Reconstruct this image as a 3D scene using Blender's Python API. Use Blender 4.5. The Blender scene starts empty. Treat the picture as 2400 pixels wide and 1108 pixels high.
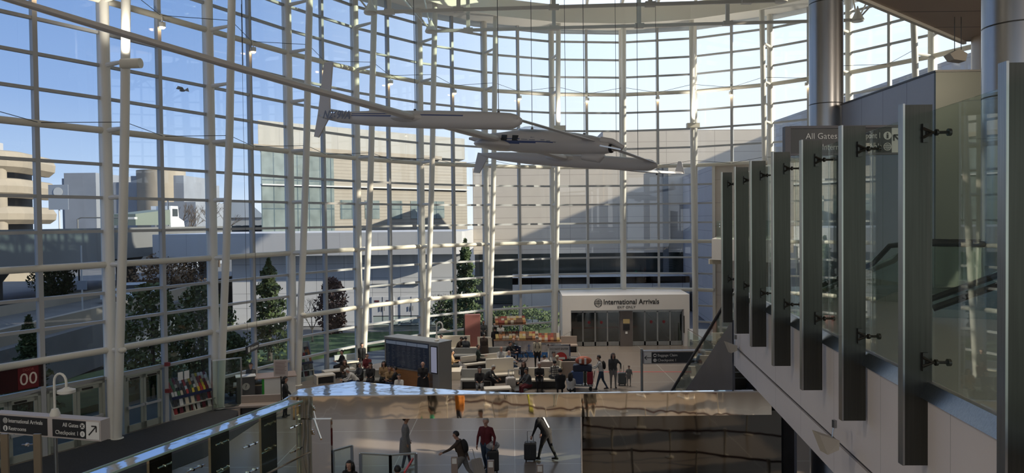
import bpy, bmesh, math, random
from mathutils import Vector, Matrix, Quaternion
C = bpy.context
SC = C.scene
COL = SC.collection
random.seed(7)
PI = math.pi

# ------------------------------------------------------------------ camera
F = 1700.0                      # focal length in pixels of the 2400 px wide frame
CAMH = 8.5                      # eye height over the hall floor
PITCH = math.atan(36 / F)
ROLL = -0.011
cam = bpy.data.cameras.new('camera')
cam.sensor_width = 36.0
cam.lens = F / 2400 * 36.0
cam.clip_start = 0.05
cam.clip_end = 2000
camo = bpy.data.objects.new('camera', cam)
COL.objects.link(camo)
CR = Matrix.Rotation(PI / 2 - PITCH, 3, 'X') @ Matrix.Rotation(ROLL, 3, 'Z')
camo.matrix_world = Matrix.Translation((0, 0, CAMH)) @ CR.to_4x4()
SC.camera = camo

SC.view_settings.view_transform = 'Standard'
SC.view_settings.look = 'None'
SC.view_settings.gamma = 1.0
SC.view_settings.use_curve_mapping = False
SC.view_settings.exposure = 0.8

# ------------------------------------------------------------------ sky
w = bpy.data.worlds.new('sky'); SC.world = w; w.use_nodes = True
nt = w.node_tree; nt.nodes.clear()
def N(t, **k):
    n = nt.nodes.new(t)
    for a, b in k.items(): setattr(n, a, b)
    return n
tc = N('ShaderNodeTexCoord'); sp = N('ShaderNodeSeparateXYZ'); nt.links.new(tc.outputs['Generated'], sp.inputs[0])
# elevation ramp of a clear winter sky, paler towards the sun's side
el = N('ShaderNodeValToRGB'); nt.links.new(sp.outputs['Z'], el.inputs[0])
cr = el.color_ramp
cr.elements[0].position = 0.0; cr.elements[0].color = (0.74, 0.80, 0.88, 1)
cr.elements[1].position = 0.75; cr.elements[1].color = (0.095, 0.17, 0.38, 1)
e = cr.elements.new(0.06); e.color = (0.45, 0.57, 0.76, 1)
e = cr.elements.new(0.16); e.color = (0.28, 0.41, 0.67, 1)
e = cr.elements.new(0.32); e.color = (0.175, 0.295, 0.56, 1)
el2 = N('ShaderNodeValToRGB'); nt.links.new(sp.outputs['Z'], el2.inputs[0])
c2 = el2.color_ramp
c2.elements[0].position = 0.0; c2.elements[0].color = (1.0, 0.98, 0.94, 1)
c2.elements[1].position = 0.5; c2.elements[1].color = (0.62, 0.76, 0.98, 1)
e = c2.elements.new(0.22); e.color = (0.86, 0.94, 1.04, 1)
az = N('ShaderNodeMapRange'); az.inputs['From Min'].default_value = -0.42; az.inputs['From Max'].default_value = 0.22
az.interpolation_type = 'SMOOTHSTEP'
nt.links.new(sp.outputs['X'], az.inputs['Value'])
mx = N('ShaderNodeMixRGB'); nt.links.new(az.outputs[0], mx.inputs[0]); nt.links.new(el.outputs[0], mx.inputs[1]); nt.links.new(el2.outputs[0], mx.inputs[2])
bg = N('ShaderNodeBackground'); nt.links.new(mx.outputs[0], bg.inputs[0]); bg.inputs[1].default_value = 0.76
wo = N('ShaderNodeOutputWorld'); nt.links.new(bg.outputs[0], wo.inputs[0])

# ------------------------------------------------------------------ sun
sl = bpy.data.lights.new('sun', 'SUN'); sl.energy = 5.0; sl.angle = math.radians(0.6); sl.color = (1.0, 0.86, 0.66)
so = bpy.data.objects.new('sun', sl); COL.objects.link(so)
SUNDIR = Vector((-0.90, 0.24, -0.36)).normalized()       # the way the light travels
so.rotation_euler = SUNDIR.to_track_quat('-Z', 'Y').to_euler()
so.location = (60, -20, 60)

# added fill spots without fixtures, brightening the rear hall and the seating
LAMPS = [(-18, -8, 23, 1300, 150), (-20, 4, 23, 1500, 150), (4, -8, 23, 700, 150), 
         (-6.5, 33.6, 23, 3800, 46), (1, 43, 23, 5600, 50), (9, 43, 23, 4500, 50), (-14, 30, 23, 2200, 44)]
for i, (lx_, ly_, lz_, le_, la_) in enumerate(LAMPS):
    al = bpy.data.lights.new('fill_spot', 'SPOT'); al.energy = le_; al.color = (1.0, 0.87, 0.70); al.shadow_soft_size = 0.25
    al.spot_size = math.radians(la_); al.spot_blend = 0.6
    ao = bpy.data.objects.new('fill_spot', al); COL.objects.link(ao); ao.location = (lx_, ly_, lz_)

for gx_, gy_ in ((12.5, 8.0), (13.0, 1.0), (20.0, 13.0)):            # unseen point lights added to brighten the gallery and its soffit
    al = bpy.data.lights.new('gallery_fill', 'POINT'); al.energy = 230; al.color = (1.0, 0.84, 0.66); al.shadow_soft_size = 0.3
    ao = bpy.data.objects.new('gallery_fill', al); COL.objects.link(ao); ao.location = (gx_, gy_, 12.4)

# ------------------------------------------------------------------ helpers
def ray(px, py):
    return CR @ Vector(((px - 1200) / F, -(py - 554) / F, -1.0))
def at(px, py, z):
    """point at height z seen at that pixel"""
    d = ray(px, py); t = (z - CAMH) / d.z
    return Vector((d.x * t, d.y * t, z))
def atY(px, py, Y):
    """point at distance Y seen at that pixel"""
    d = ray(px, py); t = Y / d.y
    return Vector((d.x * t, Y, CAMH + d.z * t))

class MB:
    def __init__(s): s.v = []; s.f = []; s.m = []; s.mi = 0
    def add(s, vs, fs):
        o = len(s.v); s.v += [tuple(v) for v in vs]
        s.f += [tuple(i + o for i in f) for f in fs]; s.m += [s.mi] * len(fs)
        return s
    def box(s, x0, y0, z0, x1, y1, z1):
        vs = [(x, y, z) for z in (z0, z1) for y in (y0, y1) for x in (x0, x1)]
        return s.add(vs, [(0, 2, 3, 1), (4, 5, 7, 6), (0, 1, 5, 4), (2, 6, 7, 3), (0, 4, 6, 2), (1, 3, 7, 5)])
    def cbox(s, c, size, M=None):
        """box at c; M turns it"""
        hx, hy, hz = size[0] / 2, size[1] / 2, size[2] / 2
        vs = [Vector((x, y, z)) for z in (-hz, hz) for y in (-hy, hy) for x in (-hx, hx)]
        if M is not None: vs = [M @ v for v in vs]
        vs = [v + Vector(c) for v in vs]
        return s.add(vs, [(0, 2, 3, 1), (4, 5, 7, 6), (0, 1, 5, 4), (2, 6, 7, 3), (0, 4, 6, 2), (1, 3, 7, 5)])
    def bar(s, a, b, wd, h, up=(0, 0, 1)):
        """rectangular bar from a to b; wd across, h along up"""
        a = Vector(a); b = Vector(b); d = (b - a).normalized(); up = Vector(up)
        x = d.cross(up)
        if x.length < 1e-4: x = d.cross(Vector((0, 1, 0)))
        x.normalize(); u = x.cross(d).normalized()
        vs = []
        for p in (a, b):
            for sx, su in ((-1, -1), (1, -1), (1, 1), (-1, 1)):
                vs.append(p + x * (sx * wd / 2) + u * (su * h / 2))
        return s.add(vs, [(3, 2, 1, 0), (4, 5, 6, 7), (0, 1, 5, 4), (1, 2, 6, 5), (2, 3, 7, 6), (3, 0, 4, 7)])
    def tube(s, pts, r, n=10, caps=True):
        pts = [Vector(p) for p in pts]
        rs = r if isinstance(r, (list, tuple)) else [r] * len(pts)
        T = []
        for i in range(len(pts)):
            a = pts[max(i - 1, 0)]; b = pts[min(i + 1, len(pts) - 1)]
            T.append((b - a).normalized())
        ref = Vector((0, 0, 1)) if abs(T[0].z) < 0.9 else Vector((1, 0, 0))
        x = T[0].cross(ref).normalized()
        vs = []
        for i, p in enumerate(pts):
            x = (x - T[i] * x.dot(T[i])).normalized(); y = T[i].cross(x)
            for k in range(n):
                a = 2 * PI * k / n
                vs.append(p + (x * math.cos(a) + y * math.sin(a)) * rs[i])
        fs = []
        for i in range(len(pts) - 1):
            for k in range(n):
                k2 = (k + 1) % n
                fs.append((i * n + k, i * n + k2, (i + 1) * n + k2, (i + 1) * n + k))
        if caps:
            fs.append(tuple(range(n))[::-1]); fs.append(tuple((len(pts) - 1) * n + k for k in range(n)))
        return s.add(vs, fs)
    def loft(s, rings, caps=True, closed=True):
        n = len(rings[0]); vs = [v for r in rings for v in r]; fs = []
        for i in range(len(rings) - 1):
            for k in range(n if closed else n - 1):
                k2 = (k + 1) % n
                fs.append((i * n + k, i * n + k2, (i + 1) * n + k2, (i + 1) * n + k))
        if caps:
            fs.append(tuple(range(n))[::-1]); fs.append(tuple((len(rings) - 1) * n + k for k in range(n)))
        return s.add(vs, fs)
    def prism(s, poly, d):
        """poly: 3D points, d: extrusion vector"""
        d = Vector(d); n = len(poly); poly = [Vector(p) for p in poly]
        vs = poly + [p + d for p in poly]
        fs = [tuple(range(n)), tuple(range(2 * n - 1, n - 1, -1))]
        fs += [(k, k + n, (k + 1) % n + n, (k + 1) % n) for k in range(n)]
        return s.add(vs, fs)
    def sphere(s, c, r, nu=12, nv=8, M=None):
        r = r if isinstance(r, (tuple, list)) else (r, r, r); c = Vector(c); rings = []
        vs = []
        for i in range(nv + 1):
            th = PI * i / nv
            for k in range(nu):
                a = 2 * PI * k / nu
                v = Vector((r[0] * math.sin(th) * math.cos(a), r[1] * math.sin(th) * math.sin(a), r[2] * math.cos(th)))
                if M is not None: v = M @ v
                vs.append(v + c)
        fs = []
        for i in range(nv):
            for k in range(nu):
                k2 = (k + 1) % nu
                fs.append((i * nu + k, (i + 1) * nu + k, (i + 1) * nu + k2, i * nu + k2))
        return s.add(vs, fs)
    def lathe(s, prof, c=(0, 0, 0), n=24):
        c = Vector(c); vs = []
        for r, z in prof:
            for k in range(n):
                a = 2 * PI * k / n; vs.append(c + Vector((r * math.cos(a), r * math.sin(a), z)))
        fs = []
        for i in range(len(prof) - 1):
            for k in range(n):
                k2 = (k + 1) % n
                fs.append((i * n + k, i * n + k2, (i + 1) * n + k2, (i + 1) * n + k))
        return s.add(vs, fs)
    def mesh(s, name, mats, smooth=False):
        me = bpy.data.meshes.new(name); me.from_pydata(s.v, [], s.f); 
        for m in (mats if isinstance(mats, (list, tuple)) else [mats]): me.materials.append(m)
        me.polygons.foreach_set('material_index', s.m)
        bm = bmesh.new(); bm.from_mesh(me); bmesh.ops.recalc_face_normals(bm, faces=bm.faces)
        bm.to_mesh(me); bm.free()
        if smooth:
            me.polygons.foreach_set('use_smooth', [True] * len(me.polygons))
            if smooth == 'auto':
                try: me.set_sharp_from_angle(angle=0.7)
                except Exception: pass
        me.update(); return me
    def build(s, name, mats, parent=None, smooth=False, kind=None, label=None, cat=None, group=None):
        o = bpy.data.objects.new(name, s.mesh(name, mats, smooth)); COL.objects.link(o)
        if parent is not None: o.parent = parent
        if kind: o['kind'] = kind
        if label: o['label'] = label
        if cat: o['category'] = cat
        if group: o['group'] = group
        return o

def thing(name, label, cat, loc=(0, 0, 0), rz=0, group=None):
    o = bpy.data.objects.new(name, None); COL.objects.link(o); o.empty_display_size = 0.2
    o.location = loc; o.rotation_euler = (0, 0, rz); o['label'] = label; o['category'] = cat
    if group: o['group'] = group
    return o
def dup(root, loc, rz=None, label=None, group=None):
    r = root.copy(); COL.objects.link(r); r.location = loc
    if rz is not None: r.rotation_euler = (0, 0, rz)
    if label: r['label'] = label
    if group: r['group'] = group
    for ch in list(root.children):
        c = ch.copy(); COL.objects.link(c); c.parent = r
        for g in ch.children:
            d = g.copy(); COL.objects.link(d); d.parent = c
    return r

# ------------------------------------------------------------------ materials
MATS = {}
def mat(name, col, rough=0.5, metal=0.0, noise=0.0, nscale=8.0, bump=0.0, bscale=30.0, spec=0.5, emit=None, estr=1.0, stretch=None):
    if name in MATS: return MATS[name]
    m = bpy.data.materials.new(name); m.use_nodes = True; t = m.node_tree
    b = t.nodes['Principled BSDF']
    b.inputs['Base Color'].default_value = (*col, 1); b.inputs['Roughness'].default_value = rough
    b.inputs['Metallic'].default_value = metal; b.inputs['Specular IOR Level'].default_value = spec
    co = t.nodes.new('ShaderNodeTexCoord'); src = co.outputs['Object']
    if stretch:
        mp = t.nodes.new('ShaderNodeMapping'); mp.inputs['Scale'].default_value = stretch
        t.links.new(src, mp.inputs[0]); src = mp.outputs[0]
    if noise > 0:
        n = t.nodes.new('ShaderNodeTexNoise'); n.inputs['Scale'].default_value = nscale; n.inputs['Detail'].default_value = 5
        t.links.new(src, n.inputs['Vector'])
        r = t.nodes.new('ShaderNodeValToRGB')
        r.color_ramp.elements[0].position = 0.3; r.color_ramp.elements[1].position = 0.7
        r.color_ramp.elements[0].color = (*[c * (1 - noise) for c in col], 1)
        r.color_ramp.elements[1].color = (*[min(1, c * (1 + noise)) for c in col], 1)
        t.links.new(n.outputs[0], r.inputs[0]); t.links.new(r.outputs[0], b.inputs['Base Color'])
    if bump > 0:
        n2 = t.nodes.new('ShaderNodeTexNoise'); n2.inputs['Scale'].default_value = bscale
        t.links.new(src, n2.inputs['Vector'])
        bp = t.nodes.new('ShaderNodeBump'); bp.inputs['Strength'].default_value = bump; bp.inputs['Distance'].default_value = 0.02
        t.links.new(n2.outputs[0], bp.inputs['Height']); t.links.new(bp.outputs[0], b.inputs['Normal'])
    if emit:
        b.inputs['Emission Color'].default_value = (*emit, 1); b.inputs['Emission Strength'].default_value = estr
    MATS[name] = m; return m
def glass(name, tint, refl=1.0, rmin=0.05, rough=0.0):
    m = bpy.data.materials.new(name); m.use_nodes = True; t = m.node_tree; t.nodes.clear()
    tr = t.nodes.new('ShaderNodeBsdfTransparent'); tr.inputs[0].default_value = (*tint, 1)
    gl = t.nodes.new('ShaderNodeBsdfGlossy'); gl.inputs['Roughness'].default_value = rough; gl.inputs[0].default_value = (refl, refl, refl, 1)
    lw = t.nodes.new('ShaderNodeLayerWeight'); lw.inputs[0].default_value = 0.5
    pw = t.nodes.new('ShaderNodeMath'); pw.operation = 'POWER'; pw.inputs[1].default_value = 5
    t.links.new(lw.outputs['Facing'], pw.inputs[0])
    ml = t.nodes.new('ShaderNodeMath'); ml.operation = 'MULTIPLY_ADD'; ml.inputs[1].default_value = 0.9; ml.inputs[2].default_value = rmin
    t.links.new(pw.outputs[0], ml.inputs[0])
    mi = t.nodes.new('ShaderNodeMixShader'); t.links.new(ml.outputs[0], mi.inputs[0]); t.links.new(tr.outputs[0], mi.inputs[1]); t.links.new(gl.outputs[0], mi.inputs[2])
    o = t.nodes.new('ShaderNodeOutputMaterial'); t.links.new(mi.outputs[0], o.inputs[0])
    MATS[name] = m; return m
def lines_mat(name, col, line, sx, sz, rough=0.7, wid=0.02, noise=0.05, axis='X', metal=0.0, spec=0.5):
    """panelled surface: thin joints every sx along an axis and every sz in height (metres, object space)"""
    m = bpy.data.materials.new(name); m.use_nodes = True; t = m.node_tree; b = t.nodes['Principled BSDF']
    b.inputs['Roughness'].default_value = rough; b.inputs['Metallic'].default_value = metal; b.inputs['Specular IOR Level'].default_value = spec
    co = t.nodes.new('ShaderNodeTexCoord'); sep = t.nodes.new('ShaderNodeSeparateXYZ'); t.links.new(co.outputs['Object'], sep.inputs[0])
    def ln(out, s):
        a = t.nodes.new('ShaderNodeMath'); a.operation = 'DIVIDE'; a.inputs[1].default_value = s; t.links.new(out, a.inputs[0])
        f = t.nodes.new('ShaderNodeMath'); f.operation = 'FRACT'; t.links.new(a.outputs[0], f.inputs[0])
        l = t.nodes.new('ShaderNodeMath'); l.operation = 'LESS_THAN'; l.inputs[1].default_value = wid / s; t.links.new(f.outputs[0], l.inputs[0])
        return l.outputs[0]
    outs = []
    if sx: outs.append(ln(sep.outputs[axis], sx))
    if sz: outs.append(ln(sep.outputs['Z'], sz))
    if len(outs) == 2:
        mxn = t.nodes.new('ShaderNodeMath'); mxn.operation = 'MAXIMUM'; t.links.new(outs[0], mxn.inputs[0]); t.links.new(outs[1], mxn.inputs[1]); fac = mxn.outputs[0]
    else: fac = outs[0]
    n = t.nodes.new('ShaderNodeTexNoise'); n.inputs['Scale'].default_value = 0.7; n.inputs['Detail'].default_value = 6; t.links.new(co.outputs['Object'], n.inputs['Vector'])
    r = t.nodes.new('ShaderNodeValToRGB'); r.color_ramp.elements[0].position = .3; r.color_ramp.elements[1].position = .7
    r.color_ramp.elements[0].color = (*[c * (1 - noise) for c in col], 1); r.color_ramp.elements[1].color = (*[c * (1 + noise) for c in col], 1)
    t.links.new(n.outputs[0], r.inputs[0])
    mi = t.nodes.new('ShaderNodeMixRGB'); t.links.new(fac, mi.inputs[0]); t.links.new(r.outputs[0], mi.inputs[1]); mi.inputs[2].default_value = (*line, 1)
    t.links.new(mi.outputs[0], b.inputs['Base Color']); MATS[name] = m; return m

ORDW = ['first', 'second', 'third', 'fourth', 'fifth', 'sixth', 'seventh', 'eighth', 'ninth', 'tenth', 'eleventh', 'twelfth', 'thirteenth', 'fourteenth', 'fifteenth', 'sixteenth', 'seventeenth', 'eighteenth', 'nineteenth', 'twentieth', 'twenty-first', 'twenty-second']
WHITE = mat('white_painted_steel', (0.74, 0.72, 0.66), 0.38)
FRAME = mat('white_window_frame', (0.44, 0.45, 0.46), 0.4)
RAIL = mat('cream_rail', (0.72, 0.68, 0.58), 0.4)
CEIL = mat('white_ceiling', (0.88, 0.85, 0.77), 0.7)
PLASTER = mat('off_white_plaster', (0.62, 0.59, 0.58), 0.6, noise=0.03, nscale=0.8)
TANWALL = lines_mat('tan_wall_panels', (0.60, 0.54, 0.47), (0.25, 0.22, 0.19), 2.2, 1.6)
STEEL = mat('brushed_steel', (0.36, 0.37, 0.36), 0.28, 1.0, noise=0.12, nscale=3, stretch=(30, 30, 0.6))
STEELP = mat('dull_steel_fin', (0.065, 0.066, 0.058), 0.36, 0.85, noise=0.12, nscale=2, stretch=(20, 20, 0.5))
DARKST = mat('dark_steel', (0.07, 0.07, 0.065), 0.35, 0.8)
CHROME = mat('chrome', (0.75, 0.75, 0.74), 0.12, 1.0)
MIRROR = mat('polished_bronze_steel', (0.74, 0.64, 0.50), 0.03, 1.0, bump=0.34, bscale=1.6, stretch=(1.0, 1.0, 0.35))
SKYMIRROR = mat('polished_top_plate', (0.70, 0.74, 0.80), 0.05, 1.0, bump=0.25, bscale=2.5)
GL = glass('window_glass', (0.90, 0.94, 0.97), 0.9, 0.035)
GLG = glass('green_edged_glass', (0.86, 0.92, 0.89), 1.0, 0.032)
GLEDGE = mat('green_glass_edge', (0.24, 0.34, 0.30), 0.15)
BLACK = mat('black_plastic', (0.02, 0.02, 0.022), 0.4)
SIGNBLK = mat('sign_black', (0.025, 0.027, 0.032), 0.35)
SIGNWHT = mat('sign_white', (0.80, 0.80, 0.78), 0.5)
RUBBER = mat('black_rubber', (0.02, 0.02, 0.02), 0.55)
WARM = mat('warm_bulb', (1, 0.85, 0.6), 0.3, emit=(1.0, 0.66, 0.34), estr=9.0)
# ------------------------------------------------------------------ the curved glass wall
P = 1.26                                                      # height of one window panel
NODE = [(-21.6, 20.3), (-18.75, 24.55), (-16.23, 28.97), (-13.98, 33.56), (-11.75, 38.16), (-9.15, 42.56), (-5.88, 46.48), (-1.84, 49.59),
        (2.87, 51.54), (7.93, 52.06), (12.92, 51.05), (17.39, 48.61), (21.01, 45.02), (23.64, 40.65), (25.4, 35.8), (26.3, 30.8)]
NODE = [Vector((x, y, 0)) for x, y in NODE]
NN = len(NODE)
def tan_at(k):
    a = NODE[max(k - 1, 0)]; b = NODE[min(k + 1, NN - 1)]; return (b - a).normalized()
def inward(k):
    t = tan_at(k); return Vector((t.y, -t.x, 0))
LEV = [10.03, 9.03, 8.05, 7.07, 6.05, 5.03, 4.01, 2.99, 1.93, 0.88, -0.18, -1.23, -2.13, -3.03, -3.93, -4.82, -5.72]
ZL = [CAMH + P * l for l in LEV]
BIG = {3, 7, 11, 14}
ZTOP = CAMH + 10.72 * P
def tube_off(z):
    pts = [(0, .45), (3.55, .72), (6.95, 1.0), (12.3, 1.36), (17.4, 1.6), (22, 1.85)]
    for (a, u), (b, v) in zip(pts, pts[1:]):
        if z <= b: return u + (v - u) * (z - a) / (b - a)
    return 1.85
NAMES_W = {}
for k in range(NN - 1):
    a, b = NODE[k], NODE[k + 1]; mid = (a + b) / 2
    d = (b - a).normalized(); n = Vector((d.y, -d.x, 0)); L = (b - a).length
    low = 0.0
    if k >= 11: low = ZL[7]                                   # solid building below this line on the right
    g = MB()
    lo = low
    if k in (8, 9): lo = 3.3                                  # the arrivals portal stands below
    if k in (1, 2): lo = 2.45
    g.cbox((mid.x, mid.y, (lo + ZTOP) / 2), (L, 0.03, ZTOP - lo), Matrix.Rotation(math.atan2(d.y, d.x), 3, 'Z'))
    if k == 10:                                               # partly closed bay next to the right hand building
        g = MB(); c = a + d * .62 + Vector((0, 0, 0)); g.cbox((c.x, c.y, ZL[7] / 2), (1.24, .03, ZL[7]), Matrix.Rotation(math.atan2(d.y, d.x), 3, 'Z'))
        g.cbox((mid.x, mid.y, (ZL[7] + ZTOP) / 2), (L, 0.03, ZTOP - ZL[7]), Matrix.Rotation(math.atan2(d.y, d.x), 3, 'Z'))
    win = g.build('window_%d' % (k + 1), GL, kind='structure')
    # major mullion: flat frame with a round post on the inner side
    m = MB(); M = Matrix.Rotation(math.atan2(d.y, d.x), 3, 'Z')
    z0 = low if k != 11 else 0
    m.cbox((a.x, a.y, (z0 + ZTOP) / 2), (0.30, 0.16, ZTOP - z0), M)
    pa = a + inward(k) * 0.2
    m.tube([(pa.x, pa.y, z0), (pa.x, pa.y, ZTOP)], 0.19, 12)
    m.build('mullion_post', WHITE, win, smooth='auto')
    m = MB(); zm = low
    if k in (8, 9): zm = 3.3
    if k == 10:
        zm = ZL[7]
        q = a + d * 1.3; mm = MB(); mm.cbox((q.x, q.y, ZL[7] / 2), (.2, .25, ZL[7]), M); mm.build('end_mullion', WHITE, win)
    m.cbox((mid.x + n.x * .03, mid.y + n.y * .03, (zm + ZTOP) / 2), (0.17, 0.22, ZTOP - zm), M)
    m.build('mullion', FRAME, win)
    for j, z in enumerate(ZL):
        if z < lo - .05: continue
        if j == 16 and k in (1, 2, 8, 9): continue
        a2, b2 = a, b
        if k == 10 and z < ZL[7] - .1: b2 = a + d * 1.3
        if k in (9,) and j in (15, 16): continue
        m = MB(); off = n * (0.10 if j in BIG else 0.04)
        pa, pb = a2 + off, b2 + off; pa.z = pb.z = z
        if j in BIG:
            r = .135
            m.tube([pa + n * .06, pb + n * .06], r, 10, caps=False)
            m.bar(pa - n * .05, pb - n * .05, .16, .16)
            m.build('rail', RAIL, win, smooth='auto')
        else:
            m.bar(pa, pb, .16, .12)
            m.build('transom', FRAME, win)

# ------------------------------------------------------------------ inclined tube columns
ORD = ['at the left picture edge, partly cut', 'by the glass doors, a cylindrical spotlight on it', 'just right of the twin brochure rack',
       'rising left of the second brochure rack', 'standing behind the seated group left of the flight board', 'rising directly behind the right end of the flight board',
       'left of the snack stall', 'left of the arrivals portal, with floodlight box', 'above the middle of the arrivals portal',
       'right of the arrivals portal, with floodlight box', 'just left of the tall steel column', 'just right of the tall steel column', 'last on the right above the grey panelled box']
ti = 0
for k in range(1, NN - 2):
    if ti >= len(ORD): break
    a = NODE[k]; n = inward(k)
    z0 = 0.0
    if k in (9,): z0 = 3.4
    if k >= 11: z0 = ZL[7]
    t = thing('tube_column', 'slender white leaning tube column ' + ORD[ti], 'column', (a.x, a.y, z0), 0); ti += 1
    m = MB(); pts = []
    for i in range(13):
        z = z0 + (ZTOP + .3 - z0) * i / 12; o = n * tube_off(z); pts.append((o.x, o.y, z - z0))
    m.tube(pts, 0.17, 14); m.build('shaft', WHITE, t, smooth='auto')
    for j in (1, 3, 5, 7, 9, 11, 14):
        z = ZL[j]
        if z < z0 + .3: continue
        o = n * tube_off(z); m = MB()
        m.tube([(n.x * .3, n.y * .3, z - z0), (o.x, o.y, z - z0 + .03)], [.11, .065], 8); m.build('strut', WHITE, t, smooth='auto')
    if z0 == 0:
        m = MB(); o = n * tube_off(0); m.lathe([(0, .0), (.24, 0), (.24, .03), (0.18, .05)], (o.x, o.y, 0), 16); m.build('base_plate', WHITE, t)
# bracing wires at the light rail and the rail below
BW = ['upper', 'lower']
for k in range(1, 13):
    for q, j in enumerate((3, 7)):
        a, b = NODE[k], NODE[k + 1]; z = ZL[j] + .25
        mid = (a + b) / 2; nm = (inward(k) + inward(k + 1)).normalized()
        p0 = a + inward(k) * tube_off(z); p2 = b + inward(k + 1) * tube_off(z); p1 = mid + nm * .25; p1.z = z - .22; p0.z = p2.z = z
        m = MB(); m.tube([p0, p1, p2], .014, 5)
        m.build('bracing_wire', DARKST, label='thin dark bracing wire above the %s rail, in the %s bay from the left' % ('spotlight' if q == 0 else 'second main', ORDW[k - 1]), cat='cable', group='bracing wires along the %s rail' % BW[q])

# ------------------------------------------------------------------ rail spotlights
SP = ['leftmost, cut by picture top', 'above the leaning wing, second from left', 'third from left', 'fourth from left', 'fifth from left',
      'above the nose end of the near boom', 'above the middle of the cabin', 'above the far wing', 'right of the portal column', 'almost hidden by the tall steel column', 'last on the right']
spots = []
for q, k in enumerate(range(1, 12)):
    a, b = NODE[k], NODE[k + 1]; mid = (a + b) / 2; d = (b - a).normalized(); n = Vector((d.y, -d.x, 0))
    p = mid + n * .32; p.z = ZL[3] - .42
    s = thing('rail_spotlight', 'small lit spotlight hanging from the upper rail, ' + SP[q], 'spotlight', p)
    m = MB(); m.bar((0, 0, .15), (0, 0, .36), .04, .04); m.bar((-.13, 0, .15), (.13, 0, .15), .04, .03); m.bar((-.13, 0, .15), (-.13, 0, 0), .02, .03, (0, 1, 0)); m.bar((.13, 0, .15), (.13, 0, 0), .02, .03, (0, 1, 0)); m.build('bracket', WHITE, s)
    m = MB(); m.lathe([(0.0, .13), (.10, .12), (.13, .05), (.13, -.06)], (0, 0, 0), 14); m.build('housing', WHITE, s, smooth='auto')
    m = MB(); m.sphere((0, 0, -.06), (.115, .115, .08), 14, 8); m.build('lamp', WARM, s, smooth=True)

# ------------------------------------------------------------------ ceiling
INO = 2.15
def inner(k, o): return NODE[k] + inward(k) * o
m = MB()
for k in range(NN - 1):
    a, b = NODE[k] - inward(k) * 1.2, NODE[k + 1] - inward(k + 1) * 1.2; c, d = inner(k + 1, INO), inner(k, INO)
    m.prism([(a.x, a.y, ZTOP), (b.x, b.y, ZTOP), (c.x, c.y, ZTOP), (d.x, d.y, ZTOP)], (0, 0, .25))
m.build('trim_1', CEIL, kind='structure')
m = MB()
for k in range(NN - 1):
    a, b = inner(k, INO), inner(k + 1, INO); c, d = inner(k + 1, INO + .12), inner(k, INO + .12)
    m.prism([(a.x, a.y, ZTOP - .12), (b.x, b.y, ZTOP - .12), (c.x, c.y, ZTOP - .12), (d.x, d.y, ZTOP - .12)], (0, 0, 1.15))
m.build('trim_2', CEIL, kind='structure')
# roof deck with three skylight openings glazed white
m = MB(); ZR = ZTOP + 2.2
poly = [inner(k, -1.2) for k in range(NN)]
def xspan(y):
    if y < NODE[0].y: x0 = -30 + (NODE[0].x + 30) * max(0, (y - 5)) / (NODE[0].y - 5) if y > 5 else -30
    xs_ = []
    for a, b in zip(NODE, NODE[1:]):
        if (a.y - y) * (b.y - y) <= 0 and a.y != b.y: xs_.append(a.x + (b.x - a.x) * (y - a.y) / (b.y - a.y))
    if y < NODE[0].y: return x0, (28 if y < NODE[-1].y else max(xs_))
    return min(xs_), (max(xs_) if y > NODE[-1].y else 28)
SKX = [(-9, -4), (-1.5, 4), (6, 11)]
ys_ = [-16, 5, 12, 20.3, 24.55, 29, 31, 34] + [35 + i for i in range(10)] + [45.5, 46.5, 47.5, 48.5, 49.5, 50.5, 51.3, 51.95]
for ya, yb in zip(ys_, ys_[1:]):
    (a0, a1), (b0, b1) = xspan(ya + .001), xspan(yb - .001)
    cuts = [(a0, b0)] + ([(q, q) for sk_ in SKX for q in sk_] if 34 <= ya < 45.5 else []) + [(a1, b1)]
    for (p0, q0), (p1, q1) in zip(cuts[::2], cuts[1::2]):
        m.prism([(p0, ya, ZR), (p1, ya, ZR), (q1, yb, ZR), (q0, yb, ZR)], (0, 0, .3))
m.build('ceiling', CEIL, kind='structure')
SKYL = glass('skylight_glass', (0.80, 0.90, 0.86), .5, .1)
for i, (x0, x1) in enumerate(((-9, -4), (-1.5, 4), (6, 11))):
    m = MB(); m.box(x0, 34, ZR + .1, x1, 45.5, ZR + .14); sk = m.build('window_%d' % (30 + i), SKYL, kind='structure')
    m = MB()
    for y in (36, 38.5, 41, 43.5): m.box(x0, y - .06, ZR - .02, x1, y + .06, ZR + .2)
    m.build('glazing_bars', WHITE, sk)
for i in range(15):                                               # roof beams running to the far wall
    x = -14 + 2.4 * i
    m = MB()
    kk = min(range(NN), key=lambda q: abs(inner(q, INO).x - x) + (100 if NODE[q].y < 30 else 0))
    yy = inner(kk, INO).y - .3
    m.bar((x * .8, 24, ZR - .45), (x, yy, ZTOP + 1.15), .16, .42); m.build('trim_%d' % (3 + i), WHITE, kind='structure')
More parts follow.
